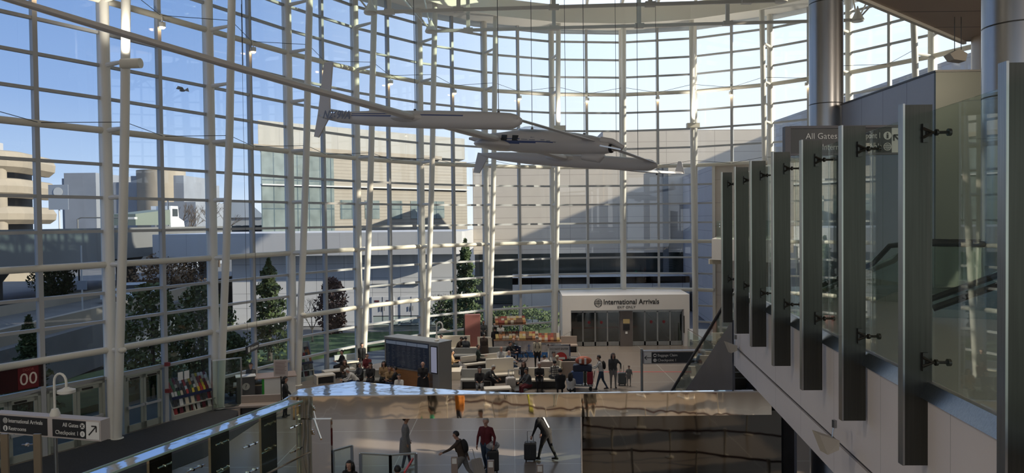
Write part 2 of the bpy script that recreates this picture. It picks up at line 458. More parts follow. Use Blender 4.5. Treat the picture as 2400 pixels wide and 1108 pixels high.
# two long tie trusses below the roof
for q, (pl, pr, posts) in enumerate((((1010, 73), (2010, 47), (1097, 1298, 1498, 1705)), ((868, 29), (1830, 1), (913, 1075, 1298, 1524, 1750)))):
    zc = CAMH + 10.5
    A = at(*pl, zc); B = at(*pr, zc)
    t = thing('roof_truss', 'white horizontal tie truss under the roof, %s' % ('the farther, lower-looking one' if q == 0 else 'the nearer one at the picture top'), 'truss', A)
    Bv = B - A
    m = MB(); m.bar((0, 0, 0), Bv, .11, .16); m.build('bottom_chord', WHITE, t)
    for px in posts:
        d = ray(px, 40); # where the post meets the chord in plan
        s = (A.x * d.y - A.y * d.x) / (Bv.y * d.x - Bv.x * d.y)
        p = Bv * s; m = MB(); m.bar(p, p + Vector((0, 0, 4.0)), .2, .12); m.cbox(p, (.5, .3, .22)); m.build('post', WHITE, t)
    for e, sg in ((Vector((0, 0, 0)), -1), (Bv, 1)):
        m = MB(); m.lathe([(.02, .75), (.09, .5), (.34, 0), (.3, -.08), (0, -.1)], e, 12); m.build('node_cone', WHITE, t, smooth='auto')
        for vx, vy in ((3.2, 3), (3.4, -2.4), (1.0, 3.6)):
            m = MB(); m.tube([e, e + Vector((sg * vx, vy, 4.2))], .045, 6); m.build('stay_rod', WHITE, t)

# ------------------------------------------------------------------ floors
def floor_mat():
    m = bpy.data.materials.new('terrazzo_floor'); m.use_nodes = True; t = m.node_tree; b = t.nodes['Principled BSDF']
    co = t.nodes.new('ShaderNodeTexCoord'); n = t.nodes.new('ShaderNodeTexNoise'); n.inputs['Scale'].default_value = 60; n.inputs['Detail'].default_value = 3
    t.links.new(co.outputs['Object'], n.inputs['Vector'])
    r = t.nodes.new('ShaderNodeValToRGB'); r.color_ramp.elements[0].position = .35; r.color_ramp.elements[1].position = .65
    r.color_ramp.elements[0].color = (.180, .155, .137, 1); r.color_ramp.elements[1].color = (.240, .208, .184, 1)
    t.links.new(n.outputs[0], r.inputs[0])
    sep = t.nodes.new('ShaderNodeSeparateXYZ'); t.links.new(co.outputs['Object'], sep.inputs[0])
    prev = r.outputs[0]
    for ax, s in (('X', 4.2), ('Y', 4.2)):
        a = t.nodes.new('ShaderNodeMath'); a.operation = 'DIVIDE'; a.inputs[1].default_value = s; t.links.new(sep.outputs[ax], a.inputs[0])
        f = t.nodes.new('ShaderNodeMath'); f.operation = 'FRACT'; t.links.new(a.outputs[0], f.inputs[0])
        l = t.nodes.new('ShaderNodeMath'); l.operation = 'LESS_THAN'; l.inputs[1].default_value = .006; t.links.new(f.outputs[0], l.inputs[0])
        mi = t.nodes.new('ShaderNodeMixRGB'); t.links.new(l.outputs[0], mi.inputs[0]); t.links.new(prev, mi.inputs[1]); mi.inputs[2].default_value = (.4, .4, .38, 1); prev = mi.outputs[0]
    t.links.new(prev, b.inputs['Base Color']); b.inputs['Roughness'].default_value = .2; b.inputs['Specular IOR Level'].default_value = .16
    return m
FLOOR = floor_mat()
m = MB()
fp = [NODE[k] for k in range(NN)] + [Vector((28, -16, 0)), Vector((-30, -16, 0)), Vector((-30, 5, 0))]
m.prism([(p.x, p.y, -.2) for p in fp], (0, 0, .2)); m.build('floor', FLOOR, kind='structure')
CARPET = mat('charcoal_entrance_carpet', (0.035, 0.036, 0.040), 0.95, noise=.25, nscale=40)
m = MB(); st = [NODE[k] + inward(k) * .25 for k in (0, 1, 2, 3)] + [NODE[3] + inward(3) * 3.4, NODE[2] + inward(2) * 5.6, NODE[1] + inward(1) * 6.2, NODE[0] + inward(0) * 6.2]
m.prism([(p.x, p.y, .0) for p in st], (0, 0, .012)); m.build('entrance_carpet', CARPET, label='dark charcoal entrance carpet laid inside the left hand glass doors', cat='carpet')
# red stripe on the floor
a, b = at(1400, 871, .004), at(1620, 871, .004)
m = MB(); m.bar(a, b, .10, .006); m.build('floor_stripe', mat('red_tape', (.5, .03, .03), .5), label='thin red line across the floor in front of the arrivals portal', cat='floor marking')

# unseen rear and side walls of the hall, openings shaped to admit light
DKWALL = mat('grey_green_wall', (0.40, 0.39, 0.36), 0.6, noise=.05, nscale=1)
m = MB(); m.box(-30, -16.3, 0, 28, -16, 3.0); m.box(-30, -16.3, 15.5, 28, -16, ZR)
for i in range(8): m.box(-30 + i * 8.1, -16.3, 3, -29 + i * 8.1, -16, 15.5)
m.build('wall_back', DKWALL, kind='structure')
m = MB()
m.box(28, -16, 0, 28.3, 31, 7.4); m.box(28, -16, 13.8, 28.3, 31, ZR)
for y0_, y1_ in ((-16, -14.8), (-10.6, -9.4), (-6.2, -5), (-2, -.8), (2.4, 4.6), (6, 8.2), (11, 18.2), (19.3, 31)): m.box(28, y0_, 7.4, 28.3, y1_, 13.8)
m.build('wall_right', DKWALL, kind='structure')
m = MB(); m.box(-30.3, -16, 0, -30, 5, ZR); m.build('wall_left', DKWALL, kind='structure')
p, q = NODE[0], Vector((-30, 5, 0)); m = MB(); m.prism([(p.x, p.y, 0), (q.x, q.y, 0), (q.x - .3, q.y, 0), (p.x - .3, p.y, 0)], (0, 0, ZR)); m.build('wall_left_return', DKWALL, kind='structure')

# solid building front on the right, below the second rail
q0 = NODE[10] + (NODE[11] - NODE[10]).normalized() * 1.4
m = MB(); pts = [q0, NODE[11], NODE[12], NODE[13], NODE[14], NODE[15]]
for a, b in zip(pts, pts[1:]):
    d = (b - a).normalized(); n = Vector((-d.y, d.x, 0)) * .5
    m.prism([(a.x, a.y, 0), (b.x, b.y, 0), (b.x + n.x, b.y + n.y, 0), (a.x + n.x, a.y + n.y, 0)], (0, 0, ZL[7]))
m.build('wall_far_right', TANWALL, kind='structure')
m = MB()
for i, (x, z0, z1) in enumerate(((13.2, 3.6, 4.2),)):
    pass
# gallery slab stub with glass guard at the right end of the window wall
a = atY(1668, 560, 44); b = atY(1700, 560, 40)
sl_ = MB(); z1 = a.z; 
sl_.prism([(a.x * 49.5 / 44 + .3, 49.5, z1 - 1.25), (a.x, 44, z1 - 1.25), (a.x + 2.5, 40, z1 - 1.25), (24, 38, z1 - 1.25), (24, 49.5, z1 - 1.25)], (0, 0, 1.25))
sl_.build('gallery_slab', mat('cream_slab', (.66, .62, .55), .5), kind='structure')
gg = MB(); gg.bar((a.x + .3, 44, z1 + .55), (a.x + 2.7, 40.2, z1 + .55), .03, 1.1); go = gg.build('gallery_guard', GLG, label='small green-edged glass guard on the far gallery edge at right', cat='guard rail')
gg = MB()
for i in range(4):
    for zz in (.9, .75): gg = MB(); gg.sphere((a.x + .42 + .1 * i * 2, 43.75 - .32 * i, z1 + zz), .035, 8, 5); gg.build('clamp', CHROME, go)
bx = MB(); c = atY(1697, 628, 43); bx.cbox((c.x - .1, 44.6, z1 - 1.25 - .15), (.7, .3, .3)); bx.build('junction_box', mat('beige_box', (.6, .55, .42), .5), label='small beige box mounted under the far gallery slab', cat='box')
bx = MB(); q = at(1670, 640, 3.4); 

# ------------------------------------------------------------------ arrivals portal
pp = thing('arrivals_portal', 'off-white arrivals portal with International Arrivals lettering and dark glass sliding doors', 'portal', (7.6, 48.4, 0))
GREYW = mat('portal_white', (0.74, 0.72, 0.69), 0.45)
X0, X1 = at(1319, 815, 0).x - 7.6, at(1618, 812, 0).x - 7.6
D0, D1 = at(1338, 812, 0).x - 7.6, at(1602, 810, 0).x - 7.6
TOPZ = 3.42; DZ = 2.48
m = MB(); m.box(X0, 0, 0, D0, 3.2, TOPZ); m.box(D1, 0, 0, X1, 3.2, TOPZ); m.box(D0, 0, DZ, D1, 3.2, TOPZ)
m.prism([(X0, 0, TOPZ), (X1, 0, TOPZ), (X1, 3.2, TOPZ + .1), (X0, 3.2, TOPZ + .1)], (0, 0, .06)); m.build('surround', GREYW, pp)
DGLASS = glass('door_glass', (0.42, 0.48, 0.42), 1.0, .10)
m = MB(); m.box(D0, .4, DZ - .02, D1, .6, DZ); m.box(D0, .25, DZ - .12, D1, .5, DZ); m.build('header', STEEL, pp)
wd = D1 - D0; cx = (D0 + D1) / 2 - .05
m = MB(); m.box(cx - .42, .2, 0, cx + .42, .55, DZ - .1); pier = m.build('centre_pier', mat('brown_grey_pier', (.16, .14, .13), .35, .3), pp)
m = MB(); m.box(cx - .22, .17, 1.55, cx + .22, .2, 1.85); m.build('notice', mat('amber_notice', (.55, .42, .2), .5), pier)
m = MB(); m.box(cx - .22, .17, 1.1, cx + .22, .2, 1.48); m.build('panel', BLACK, pier)
m = MB(); m.box(cx - .07, .17, .85, cx + .07, .2, 1.0); m.build('button_plate', SIGNWHT, pier)
NOEN = mat('red_sign', (.30, .04, .05), .4)
for s, (a, b) in enumerate(((D0, cx - .42), (cx + .42, D1))):
    for i in range(4):
        x0 = a + (b - a) * i / 4; x1 = a + (b - a) * (i + 1) / 4
        off = .38 if i in (1, 2) else .45
        m = MB(); m.box(x0 + .03, off, .30, x1 - .03, off + .02, DZ - .12); pane = m.build('door_leaf', DGLASS, pp)
        m = MB(); m.box(x0, off - .02, 0, x0 + .05, off + .05, DZ - .12); m.box(x1 - .05, off - .02, 0, x1, off + .05, DZ - .12); m.box(x0, off - .02, 0.02, x1, off + .05, .30); m.box(x0, off - .02, DZ - .2, x1, off + .05, DZ - .12); m.build('frame', STEEL, pane)
        if i in (1, 2):
            xm = (x0 + x1) / 2
            m = MB(); m.tube([(xm, off - .01, 1.62), (xm, off - .03, 1.62)], .10, 16); m.box(xm - .03, off - .02, 1.50, xm + .03, off - .015, 1.52)
            m.build('no_entry_sticker', NOEN, pane)
m = MB(); m.box(D0, 2.9, 0, D1, 3.1, DZ); m.build('inner_wall', mat('dark_olive_wall', (.05, .06, .035), .5), pp)
m = MB(); m.bar((D1 - 2.2, 1.4, 2.1), (D1 - .5, 1.9, .1), .06, .06); m.build('inner_handrail', STEEL, pp)
m = MB(); m.box(X1 - .42, -.03, .9, X1 - .34, 0, 2.05); m.build('wall_slot', DARKST, pp)
# angled handrails beside the portal
for q, (pts, lab) in enumerate(((((1336, 772), (1336, 812), (1325, 800)), 'steel handrail at the left jamb of the arrivals portal'), (((1608, 778), (1650, 812), (1608, 818)), 'sloping steel handrail with glass right of the arrivals portal'))):
    if q == 0:
        a = at(1337, 815, 0); h = thing('handrail', lab, 'handrail', (a.x, a.y - .3, 0))
        m = MB(); m.tube([(0, 0, 0), (0, 0, 1.15), (-.5, -.6, 1.0), (-.5, -.6, 0)], .03, 8); m.build('tube', CHROME, h)
    else:
        a = at(1610, 815, 0); h = thing('handrail', lab, 'handrail', (a.x, a.y - .3, 0))
        m = MB(); m.tube([(0, 0, 0), (0, 0, 1.3), (1.5, -.9, .35)], .03, 8); m.tube([(.75, -.45, 0), (.75, -.45, .8)], .025, 8); m.build('tube', CHROME, h)
        m = MB(); m.prism([(0, 0, .1), (0, 0, 1.2), (1.4, -.85, .3), (1.4, -.85, .1)], (.0, .02, 0)); m.build('glass_infill', GLG, h)

TEXTQ = []
def text(s, parent, loc, size, m, rot=(PI / 2, 0, 0), align='LEFT', name='lettering', bold=0.0, sx=1.0):
    cu = bpy.data.curves.new('t', 'FONT'); cu.body = s; cu.size = size; cu.align_x = align; cu.align_y = 'CENTER'; cu.extrude = .004; cu.offset = bold
    cu.resolution_u = 3
    ob = bpy.data.objects.new(name, cu); COL.objects.link(ob); TEXTQ.append((ob, m, parent, loc, rot, sx))
def flush_text():
    C.view_layer.update(); dg = C.evaluated_depsgraph_get()
    for ob, m, parent, loc, rot, sx in TEXTQ:
        me = bpy.data.meshes.new_from_object(ob.evaluated_get(dg)); nm = ob.name.split('.')[0]
        bpy.data.objects.remove(ob)
        me.materials.clear(); me.materials.append(m)
        o = bpy.data.objects.new(nm, me); COL.objects.link(o); o.parent = parent; o.location = loc; o.rotation_euler = rot; o.scale = (sx, 1, 1)
    TEXTQ.clear()
def disc(parent, loc, r, m, name='pictogram_disc', axis='y'):
    b = MB(); x, y, z = loc
    b.tube([(x, y, z), (x, y - .006, z)] if axis == 'y' else [(x, y, z), (x - .006, y, z)], r, 20); return b.build(name, m, parent)
BLKTXT = mat('black_lettering', (.03, .03, .03), .5); WHTTXT = mat('white_lettering', (.80, .80, .78), .5)
lx = at(1413, 708, 2.9).x - 7.6
text('International Arrivals', pp, (at(1414, 708, 2.95).x * 48.4 / at(1414, 708, 2.95).y - 7.6, -.012, 3.02), .47, BLKTXT, bold=.008, sx=.93)
text('EXIT ONLY', pp, (at(1468, 718, 2.8).x * 48.4 / at(1468, 718, 2.8).y - 7.6, -.012, 2.66), .23, BLKTXT, align='CENTER', sx=1.05)
gx = at(1402, 708, 2.95).x * 48.4 / at(1402, 708, 2.95).y - 7.6
def globe(parent, x, y, z, r, dark, light):
    b = MB(); b.tube([(x, y, z), (x, y - .006, z)], r, 24); o = b.build('globe_emblem', dark, parent)
    b = MB(); yy = y - .009
    for h in (-.45, 0, .45):
        w_ = math.sqrt(max(0, .86 ** 2 - h * h)) * r; b.box(x - w_, yy, z + h * r - r * .045, x + w_, yy + .003, z + h * r + r * .045)
    for kx in (.0, .42, .82):
        for sg in (-1, 1):
            pts = [(x + sg * kx * r * .86 * math.cos(t), yy, z + r * .86 * math.sin(t)) for t in [(-PI / 2) + PI * i / 10 for i in range(11)]]
            b.tube(pts, r * .035, 4)
    b.build('globe_lines', light, o)
globe(pp, gx, -.01, 2.98, .27, BLKTXT, GREYW)

# ------------------------------------------------------------------ glass doors on the left
DOORFR = mat('green_grey_door_frame', (.36, .38, .33), .4)
DKGLASS = glass('tinted_door_glass', (.62, .68, .66), 1.0, .08)
def door_pair(k, s0, s1, num, lab):
    """two leaves between distances s0 and s1 along bay k"""
    a, b = NODE[k], NODE[k + 1]; d = (b - a).normalized()
    o = thing('door_%d' % num, lab, 'door', (a.x, a.y, 0), math.atan2(d.y, d.x)); o['kind'] = 'structure'
    del o['category']; del o['label']
    H = 2.42
    m = MB(); m.box(s0, -.12, H - .14, s1, .06, H + .1); m.box(s0, -.12, 0, s0 + .1, .06, H); m.box(s1 - .1, -.12, 0, s1, .06, H); m.build('door_frame', DOORFR, o)
    mid = (s0 + s1) / 2
    for x0, x1 in ((s0 + .1, mid), (mid, s1 - .1)):
        m = MB(); y0, y1 = -.1, -.04
        m.box(x0 + .01, y0, .01, x0 + .13, y1, H - .15); m.box(x1 - .13, y0, .01, x1 - .01, y1, H - .15); m.box(x0 + .01, y0, .01, x1 - .01, y1, .28); m.box(x0 + .01, y0, H - .3, x1 - .01, y1, H - .15)
        lf = m.build('door_leaf', DOORFR, o)
        m = MB(); m.box(x0 + .13, -.075, .28, x1 - .13, -.06, H - .3); m.build('pane', DKGLASS, lf)
        m = MB(); m.bar((x0 + .03, -.2, 1.02), (x1 - .03, -.2, 1.02), .04, .09); m.box(x0 + .03, -.2, .98, x0 + .12, -.1, 1.08); m.box(x1 - .12, -.2, .98, x1 - .03, -.1, 1.08); m.build('push_bar', FRAME, lf)
        m = MB(); m.box(x0 + .2, -.16, H - .27, x0 + .6, -.1, H - .2); m.build('door_closer', DARKST, lf)
door_pair(1, .25, 2.45, 1, '')
door_pair(1, 2.65, 4.85, 2, '')
door_pair(2, .55, 2.35, 3, '')
a, b = NODE[2], NODE[3]; d = (b - a).normalized(); p = a + d * 3.75
g = MB(); g.cbox((p.x, p.y, 1.22), (2.7, .03, 2.45), Matrix.Rotation(math.atan2(d.y, d.x), 3, 'Z')); g.build('window_20', GL, kind='structure')
# door number panel
a, b = NODE[1], NODE[2]; d = (b - a).normalized(); rz = math.atan2(d.y, d.x); n = Vector((d.y, -d.x, 0))
c = a + d * 1.55 + n * .12
s = thing('door_number_sign', 'dark red glass panel with white 00 above the leftmost doors', 'sign', (c.x, c.y, 2.6), rz)
m = MB(); m.box(-1.1, -.02, .0, 1.0, .0, .85); m.build('panel', mat('oxblood_panel', (.045, .012, .014), .25), s)
m = MB(); m.box(.12, -.035, .03, .82, -.02, .82); m.build('red_square', mat('dark_red_square', (.16, .02, .025), .3), s)
text('00', s, (.47, -.045, .36), .62, mat('cream_numerals', (.75, .66, .58), .5), align='CENTER', name='number')
text('DOOR', s, (.47, -.045, .71), .13, mat('dim_red_letter', (.45, .12, .1), .5), align='CENTER', name='small_lettering')
# ------------------------------------------------------------------ gallery on the right: steel fins with glass
MEZ = mat('white_fascia', (0.55, 0.53, 0.54), 0.55, noise=.02, nscale=.6)
FIN = [(1694, 16.0), (1725, 14.4), (1762, 12.9), (1814, 11.2), (1882, 9.6), (1976, 8.13), (2120, 6.64), (2362, 4.86)]
ED = Vector((0.1203, 1, 0)).normalized()                        # along the glass line, away from the viewer
EN = Vector((ED.y, -ED.x, 0))                                   # towards the gallery
G0 = Vector((3.32, 4.86, 0))
def gp(Y, off, z): return G0 + ED * ((Y - 4.86) / ED.y) + EN * off + Vector((0, 0, CAMH + z))
RZ = math.atan2(ED.y, ED.x) - PI / 2
FO = ['farthest and shortest of the row', 'second from the far end', 'third from the far end', 'fourth from the far end', 'fifth from the far end, left part of sign behind', 'sixth from the far end, middle of sign behind it', 'second nearest, broad, passing the lower picture edge', 'nearest one at the right edge of the picture']
for i, (px, Y) in enumerate(FIN):
    p = Vector(((px - 1200) / F * Y, Y, 0))
    wd = .25 if i > 0 else .21
    top, bot = CAMH + 1.02, CAMH - 2.29
    if i == 7: bot = CAMH - 2.29; wd = .3
    t = thing('steel_fin_post', 'brushed steel gallery fin post, ' + FO[i], 'post', (p.x, p.y, bot), RZ * .3)
    m = MB(); m.box(0, 0, 0, wd, .07, top - bot); m.build('blade', STEELP, t)
    m = MB(); m.box(-.018, -.01, 0, 0, .08, top - bot + .01); m.build('edge_strip', STEEL, t)
    for zz in (.76, -1.33):
        h = CAMH + zz - bot
        m = MB(); m.cbox((wd - .07, -.01, h), (.05, .03, .17)); m.tube([(wd - .07, -.03, h), (wd + .12, -.05, h)], .014, 8); m.tube([(wd - .09, -.02, h + .04), (wd - .02, -.06, h), (wd - .09, -.02, h - .04)], .016, 6)
        m.tube([(wd + .0, -.05, h), (wd + .02, -.05, h)], .03, 10); m.tube([(wd + .11, -.05, h), (wd + .135, -.05, h)], .034, 12); m.build('glass_clamp', DARKST, t, smooth='auto')
GLN = ['between the last two fins at the far end', 'third bay from the far end', 'fourth bay from the far end', 'fifth bay from the far end', 'left end of the All Gates sign behind it', 'under the restroom symbols of the All Gates sign', 'largest and nearest full pane', 'cut off by the right edge of the picture']
ys = [16.0, 14.4, 12.9, 11.2, 9.6, 8.13, 6.64, 4.86, 3.2]
for i in range(8):
    y1, y0 = ys[i] - .02, ys[i + 1] + .02
    m = MB(); a, b = gp(y0, .29, -1.50), gp(y1, .29, -1.50)
    m.prism([a, b, b + EN * .02, a + EN * .02], (0, 0, 2.46)); m.build('gallery_glass_pane', GLG, label='clear glass guard pane of the gallery, ' + GLN[i], cat='glass pane', group='gallery glass panes')
# inclined base strip, fascia, reveal and lower panel
m = MB(); 
m.prism([gp(3.0, .27, -1.52), gp(16.05, .27, -1.52), gp(16.05, .20, -1.66), gp(3.0, .20, -1.66)], EN * .05); m.build('trim_50', STEEL, kind='structure')
fas = lines_mat('fascia_panels', (0.72, 0.68, 0.69), (0.36, 0.35, 0.35), 1.55, 0, 0.5, .008, .02, 'Y')
m = MB(); a, b = gp(3.0, .27, -2.83), gp(16.1, .27, -2.83); m.prism([a, b, b + EN * .25, a + EN * .25], (0, 0, 1.17)); m.build('wall_gallery_fascia', fas, kind='structure')
m = MB(); a, b = gp(3.0, .30, -2.88), gp(16.1, .30, -2.88); m.prism([a, b, b + EN * .2, a + EN * .2], (0, 0, .06)); m.build('trim_51', BLACK, kind='structure')
m = MB(); a, b = gp(3.0, .27, -3.30), gp(16.1, .27, -3.30); m.prism([a, b, b + EN * .25, a + EN * .25], (0, 0, .42)); m.build('wall_gallery_lower', fas, kind='structure')
m = MB(); a, b = gp(3.0, .5, -3.30), gp(16.1, .5, -3.30)
m.prism([(a.x, a.y, CAMH - 3.3), (b.x, b.y, CAMH - 3.3), (28, 16.1, CAMH - 3.3), (28, 3.0, CAMH - 3.3)], (0, 0, .1)); m.build('ceiling_gallery_underside', mat('dark_soffit', (.12, .11, .10), .6), kind='structure')
m = MB(); a, b = gp(3.0, .32, -1.6), gp(16.1, .32, -1.6)
m.prism([(a.x, a.y, CAMH - 1.62), (b.x, b.y, CAMH - 1.62), (28, 16.1, CAMH - 1.62), (28, 3.0, CAMH - 1.62)], (0, 0, .1)); m.build('floor_gallery', mat('gallery_floor', (.30, .30, .29), .3), kind='structure')
m = MB(); b = gp(16.1, .27, -3.3); m.box(b.x + .02, 16.05, CAMH - 3.3, 28, 16.25, CAMH - 1.55); m.build('wall_gallery_end', MEZ, kind='structure')

# upper tan soffit slab
SOF = lines_mat('tan_soffit', (0.42, 0.33, 0.26), (0.03, 0.03, 0.03), 1.78, 0, 0.5, .05, .03, 'Y')
zs = CAMH + 6
m = MB(); m.prism([(3.7, 15.0, zs), (15.6, 25.1, zs), (28, 25.1, zs), (28, -16, zs), (3.7, -16, zs)], (0, 0, .2)); m.build('ceiling_upper_soffit', SOF, kind='structure')
m = MB(); m.bar((3.7, 14.95, zs + .06), (15.65, 25.1, zs + .06), .12, .3); m.build('trim_52', RAIL, kind='structure')
# steel clad columns
CL = mat('steel_column_cladding', (0.42, 0.43, 0.44), 0.30, 1.0, noise=.08, nscale=1.2, stretch=(6, 6, .4))
BR = mat('tan_column_cladding', (0.50, 0.42, 0.34), 0.35, .6)
for (x, y, r, z0, z1, mm, lab) in ((8.67, 20.0, .44, 0, ZR, CL, 'tall steel-clad round column left of the tan soffit'), (8.30, 12.0, .46, CAMH - 1.5, zs, CL, 'broad steel-clad round column at the right edge of the picture'), (16.02, 24.4, .5, CAMH - 1.5, zs, BR, 'tan round column standing behind the grey panelled box')):
    t = thing('round_column', lab, 'column', (x, y, z0))
    m = MB(); m.lathe([(r, 0), (r, z1 - z0)], (0, 0, 0), 40); m.build('cladding', mm, t, smooth='auto')
    joints = [CAMH + 5.85 - z0, CAMH + 3.1 - z0, CAMH + 1.95 - z0] if mm is not BR else [CAMH + 4.2 - z0]
    for zz in joints:
        m = MB(); m.lathe([(r + .002, -.012), (r + .004, 0), (r + .002, .012)], (0, 0, zz), 40); m.build('joint_ring', DARKST, t)
# grey panelled box
GREYP = lines_mat('grey_box_panels', (0.36, 0.37, 0.41), (0.08, 0.08, 0.09), 1.05, 0, 0.35, .012, .05, 'Y', .25)
GREENP = mat('dark_green_grey_panel', (0.085, 0.095, 0.075), 0.35, .3)
t = thing('panelled_box', 'large grey panelled enclosure with a dark green-grey front behind the gallery glass', 'enclosure', (8.85, 15.2, CAMH - 1.5))
m = MB(); m.box(0, 0, 0, .06, 4.25, 4.5); m.box(0.06, 4.15, 0, 6, 4.25, 4.5); m.build('side_panels', GREYP, t)
m = MB(); m.box(.0, -.05, 0, 8.5, 0, 4.5); m.build('front_panel', GREENP, t)
m = MB(); m.box(-.02, -.07, 4.5, 8.5, 4.3, 4.54); m.build('cap', DARKST, t)
m = MB(); m.bar((1.35, -.06, 0), (1.35, -.06, 4.5), .02, .02); m.build('front_joint', BLACK, t)

# ------------------------------------------------------------------ escalators seen through the glass
HR = mat('black_handrail', (.02, .022, .024), .35)
BAL = glass('balustrade_glass', (.80, .86, .84), 1.0, .08)
def escalator(top, dirv, L, drop, lab, wid=1.1):
    """top landing point (deck), running along dirv"""
    t = thing('escalator', lab, 'escalator', top, math.atan2(dirv[1], dirv[0]))
    sl = drop / L
    for s in (-1, 1):
        y = s * wid / 2
        pts = [(-1.9, y, .15), (-2.15, y, .3), (-2.25, y, .55), (-2.15, y, .85), (-1.9, y, .98), (0, y, .98), (.4, y, .93)] + [(L * q, y, .93 - drop * q * 1.0) for q in (.3, .6, 1.0)]
        m = MB(); m.tube(pts, .05, 8); m.build('handrail', HR, t, smooth='auto')
        m = MB(); m.prism([(-1.95, y - .01, .1), (-2.1, y - .01, .5), (-1.95, y - .01, .92), (.3, y - .01, .92), (L, y - .01, .92 - drop), (L, y - .01, .1 - drop), (.3, y - .01, .1)], (0, .02, 0)); m.build('balustrade', BAL, t)
        m = MB(); m.prism([(-2.1, y - .1, -.35), (-2.1, y - .1, .1), (.3, y - .1, .1), (L, y - .1, .1 - drop), (L, y - .1, -.5 - drop), (.3, y - .1, -.5)], (0, .2, 0)); m.build('skirt', STEEL, t)
    m = MB(); n = int(L / .4)
    for i in range(n):
        x = L * i / n; z = -drop * i / n - .12; m.box(x, -wid / 2 + .1, z - .12, x + .4, wid / 2 - .1, z)
    m.build('steps', DARKST, t)
    m = MB(); m.box(-2.1, -wid / 2, -.05, .2, wid / 2, .02); m.build('landing_plate', STEEL, t)
    return t
escalator((7.5, 13.2, CAMH - 1.45), (-.60, .62), 2.3, 1.1, 'black-railed escalator behind the fourth to sixth gallery panes, rounded newel end at right')
escalator((8.4, 10.6, CAMH - 1.42), (-.75, .35), 2.0, .9, 'black-railed escalator nearest the gallery glass, below the broad column')
# escalator running down to the hall beyond the end of the gallery
t = thing('escalator', 'long escalator descending into the hall beyond the gallery end, slate side panel', 'escalator', (5.0, 16.4, 5.9))
ln, dr = 9.9, 5.85
for x in (0, 1.4): m = MB(); m.tube([(x, 0, .98), (x, ln, .98 - dr)], .045, 8); m.build('handrail', HR, t)
for x in (0, 1.4): m = MB(); m.prism([(x - .01, 0, .3), (x - .01, 0, .95), (x - .01, ln, .95 - dr), (x - .01, ln, .3 - dr)], (.02, 0, 0)); m.build('balustrade', BAL, t)
for x in (-.03, 1.37): m = MB(); m.prism([(x, 0, .3), (x, ln, .3 - dr), (x, ln - .3, -dr), (x, 0, -5.9)], (.06, 0, 0)); m.build('side_panel', mat('slate_cladding', (.10, .105, .13), .3, .4, noise=.15, nscale=1.5), t)
m = MB()
for i in range(24): m.box(.05, ln * i / 24, -dr * i / 24 - .1, 1.35, ln * (i + 1) / 24, -dr * i / 24 + .05)
m.build('steps', DARKST, t)

# ------------------------------------------------------------------ loudspeakers on the fascia
SPK = mat('beige_loudspeaker', (.50, .45, .37), .5)
for i, (px, py, Y, sc, lab) in enumerate(((1938, 1038, 8.55, 1.0, 'beige box loudspeaker on a bracket low on the fascia, nearer of the two'), (1714, 814, 15.6, .95, 'beige box loudspeaker at the far end of the fascia, above the slate escalator panel'))):
    p = atY(px, py, Y)
    t = thing('loudspeaker', lab, 'loudspeaker', p, .2)
    s_ = sc
    m = MB(); m.loft([[(x * s_, y * s_, z * s_) for x, y, z in r] for r in (((-.14, -.06, .13), (.10, -.10, .05), (.09, -.10, -.06), (-.03, -.06, -.12)), ((-.13, .10, .14), (.11, .12, .05), (.10, .12, -.06), (-.02, .10, -.12)))]); m.build('cabinet', SPK, t)
    m = MB(); m.tube([(.1 * s_, .02, -.02), (.13 * s_, .02, -.02)], .06 * s_, 10); m.build('pivot', SPK, t)
    m = MB(); m.tube([(.08 * s_, .02, .05), (.10, .03, .14), (.12, .03, .2)], .008, 6); m.box(.10, 0, .17, .135, .05, .26); m.build('bracket', STEEL, t)
p = atY(2245, 132, 22); t = thing('loudspeaker', 'beige angled box loudspeaker hung on rods left of the tan round column', 'loudspeaker', p)
m = MB(); m.loft([[(-.32, -.15, .05), (-.05, -.15, .2), (.2, -.15, .05), (.15, -.15, -.17), (-.2, -.15, -.12)], [(-.32, .2, .05), (-.05, .2, .2), (.2, .2, .05), (.15, .2, -.17), (-.2, .2, -.12)]]); m.build('cabinet', SPK, t)
for x in (-.1, .1): m = MB(); m.tube([(x, 0, .1), (x, 0, 1.2)], .012, 5); m.build('hanging_rod', DARKST, t)

# floodlight boxes on the tube columns
def tubept(k, z): return NODE[k] + inward(k) * tube_off(z) + Vector((0, 0, z))
for i, (k, py, lab) in enumerate(((2, 152, 'cream cylindrical spotlight clamped to the tube column under the aircraft wing'), (8, 301, 'cream box floodlight on the tube column behind the aircraft cabin'), (10, 295, 'cream box floodlight on the tube column right of the aircraft nose'), (4, 160, 'x'),)):
    if i == 3: continue
    px = (325, 1310, 1624)[i]; z = atY(px, py, (tubept(k, 15).y)).z
    p = tubept(k, z); t = thing('floodlight', lab, 'floodlight', p)
    m = MB()
    if i == 0: m.tube([(.0, -.25, 0), (.75, -.3, 0)], .19, 16)
    else: m.cbox((.1 if i == 1 else -.05, -.3, 0), (.85, .35, .3))
    ul = bpy.data.lights.new('uplight', 'SPOT'); ul.energy = 350; ul.color = (1.0, .93, .80); ul.spot_size = math.radians(150); ul.spot_blend = 1.0; ul.shadow_soft_size = .15
    uo = bpy.data.objects.new('uplight', ul); COL.objects.link(uo); uo.location = (p.x + .35, p.y - .6, p.z + .3); uo.rotation_euler = (PI, 0, 0)
    m.build('housing', RAIL, t, smooth='auto'); m = MB(); m.tube([(0, -.02, -.12), (0, -.02, .12)], .2, 12); m.build('clamp_ring', WHITE, t)
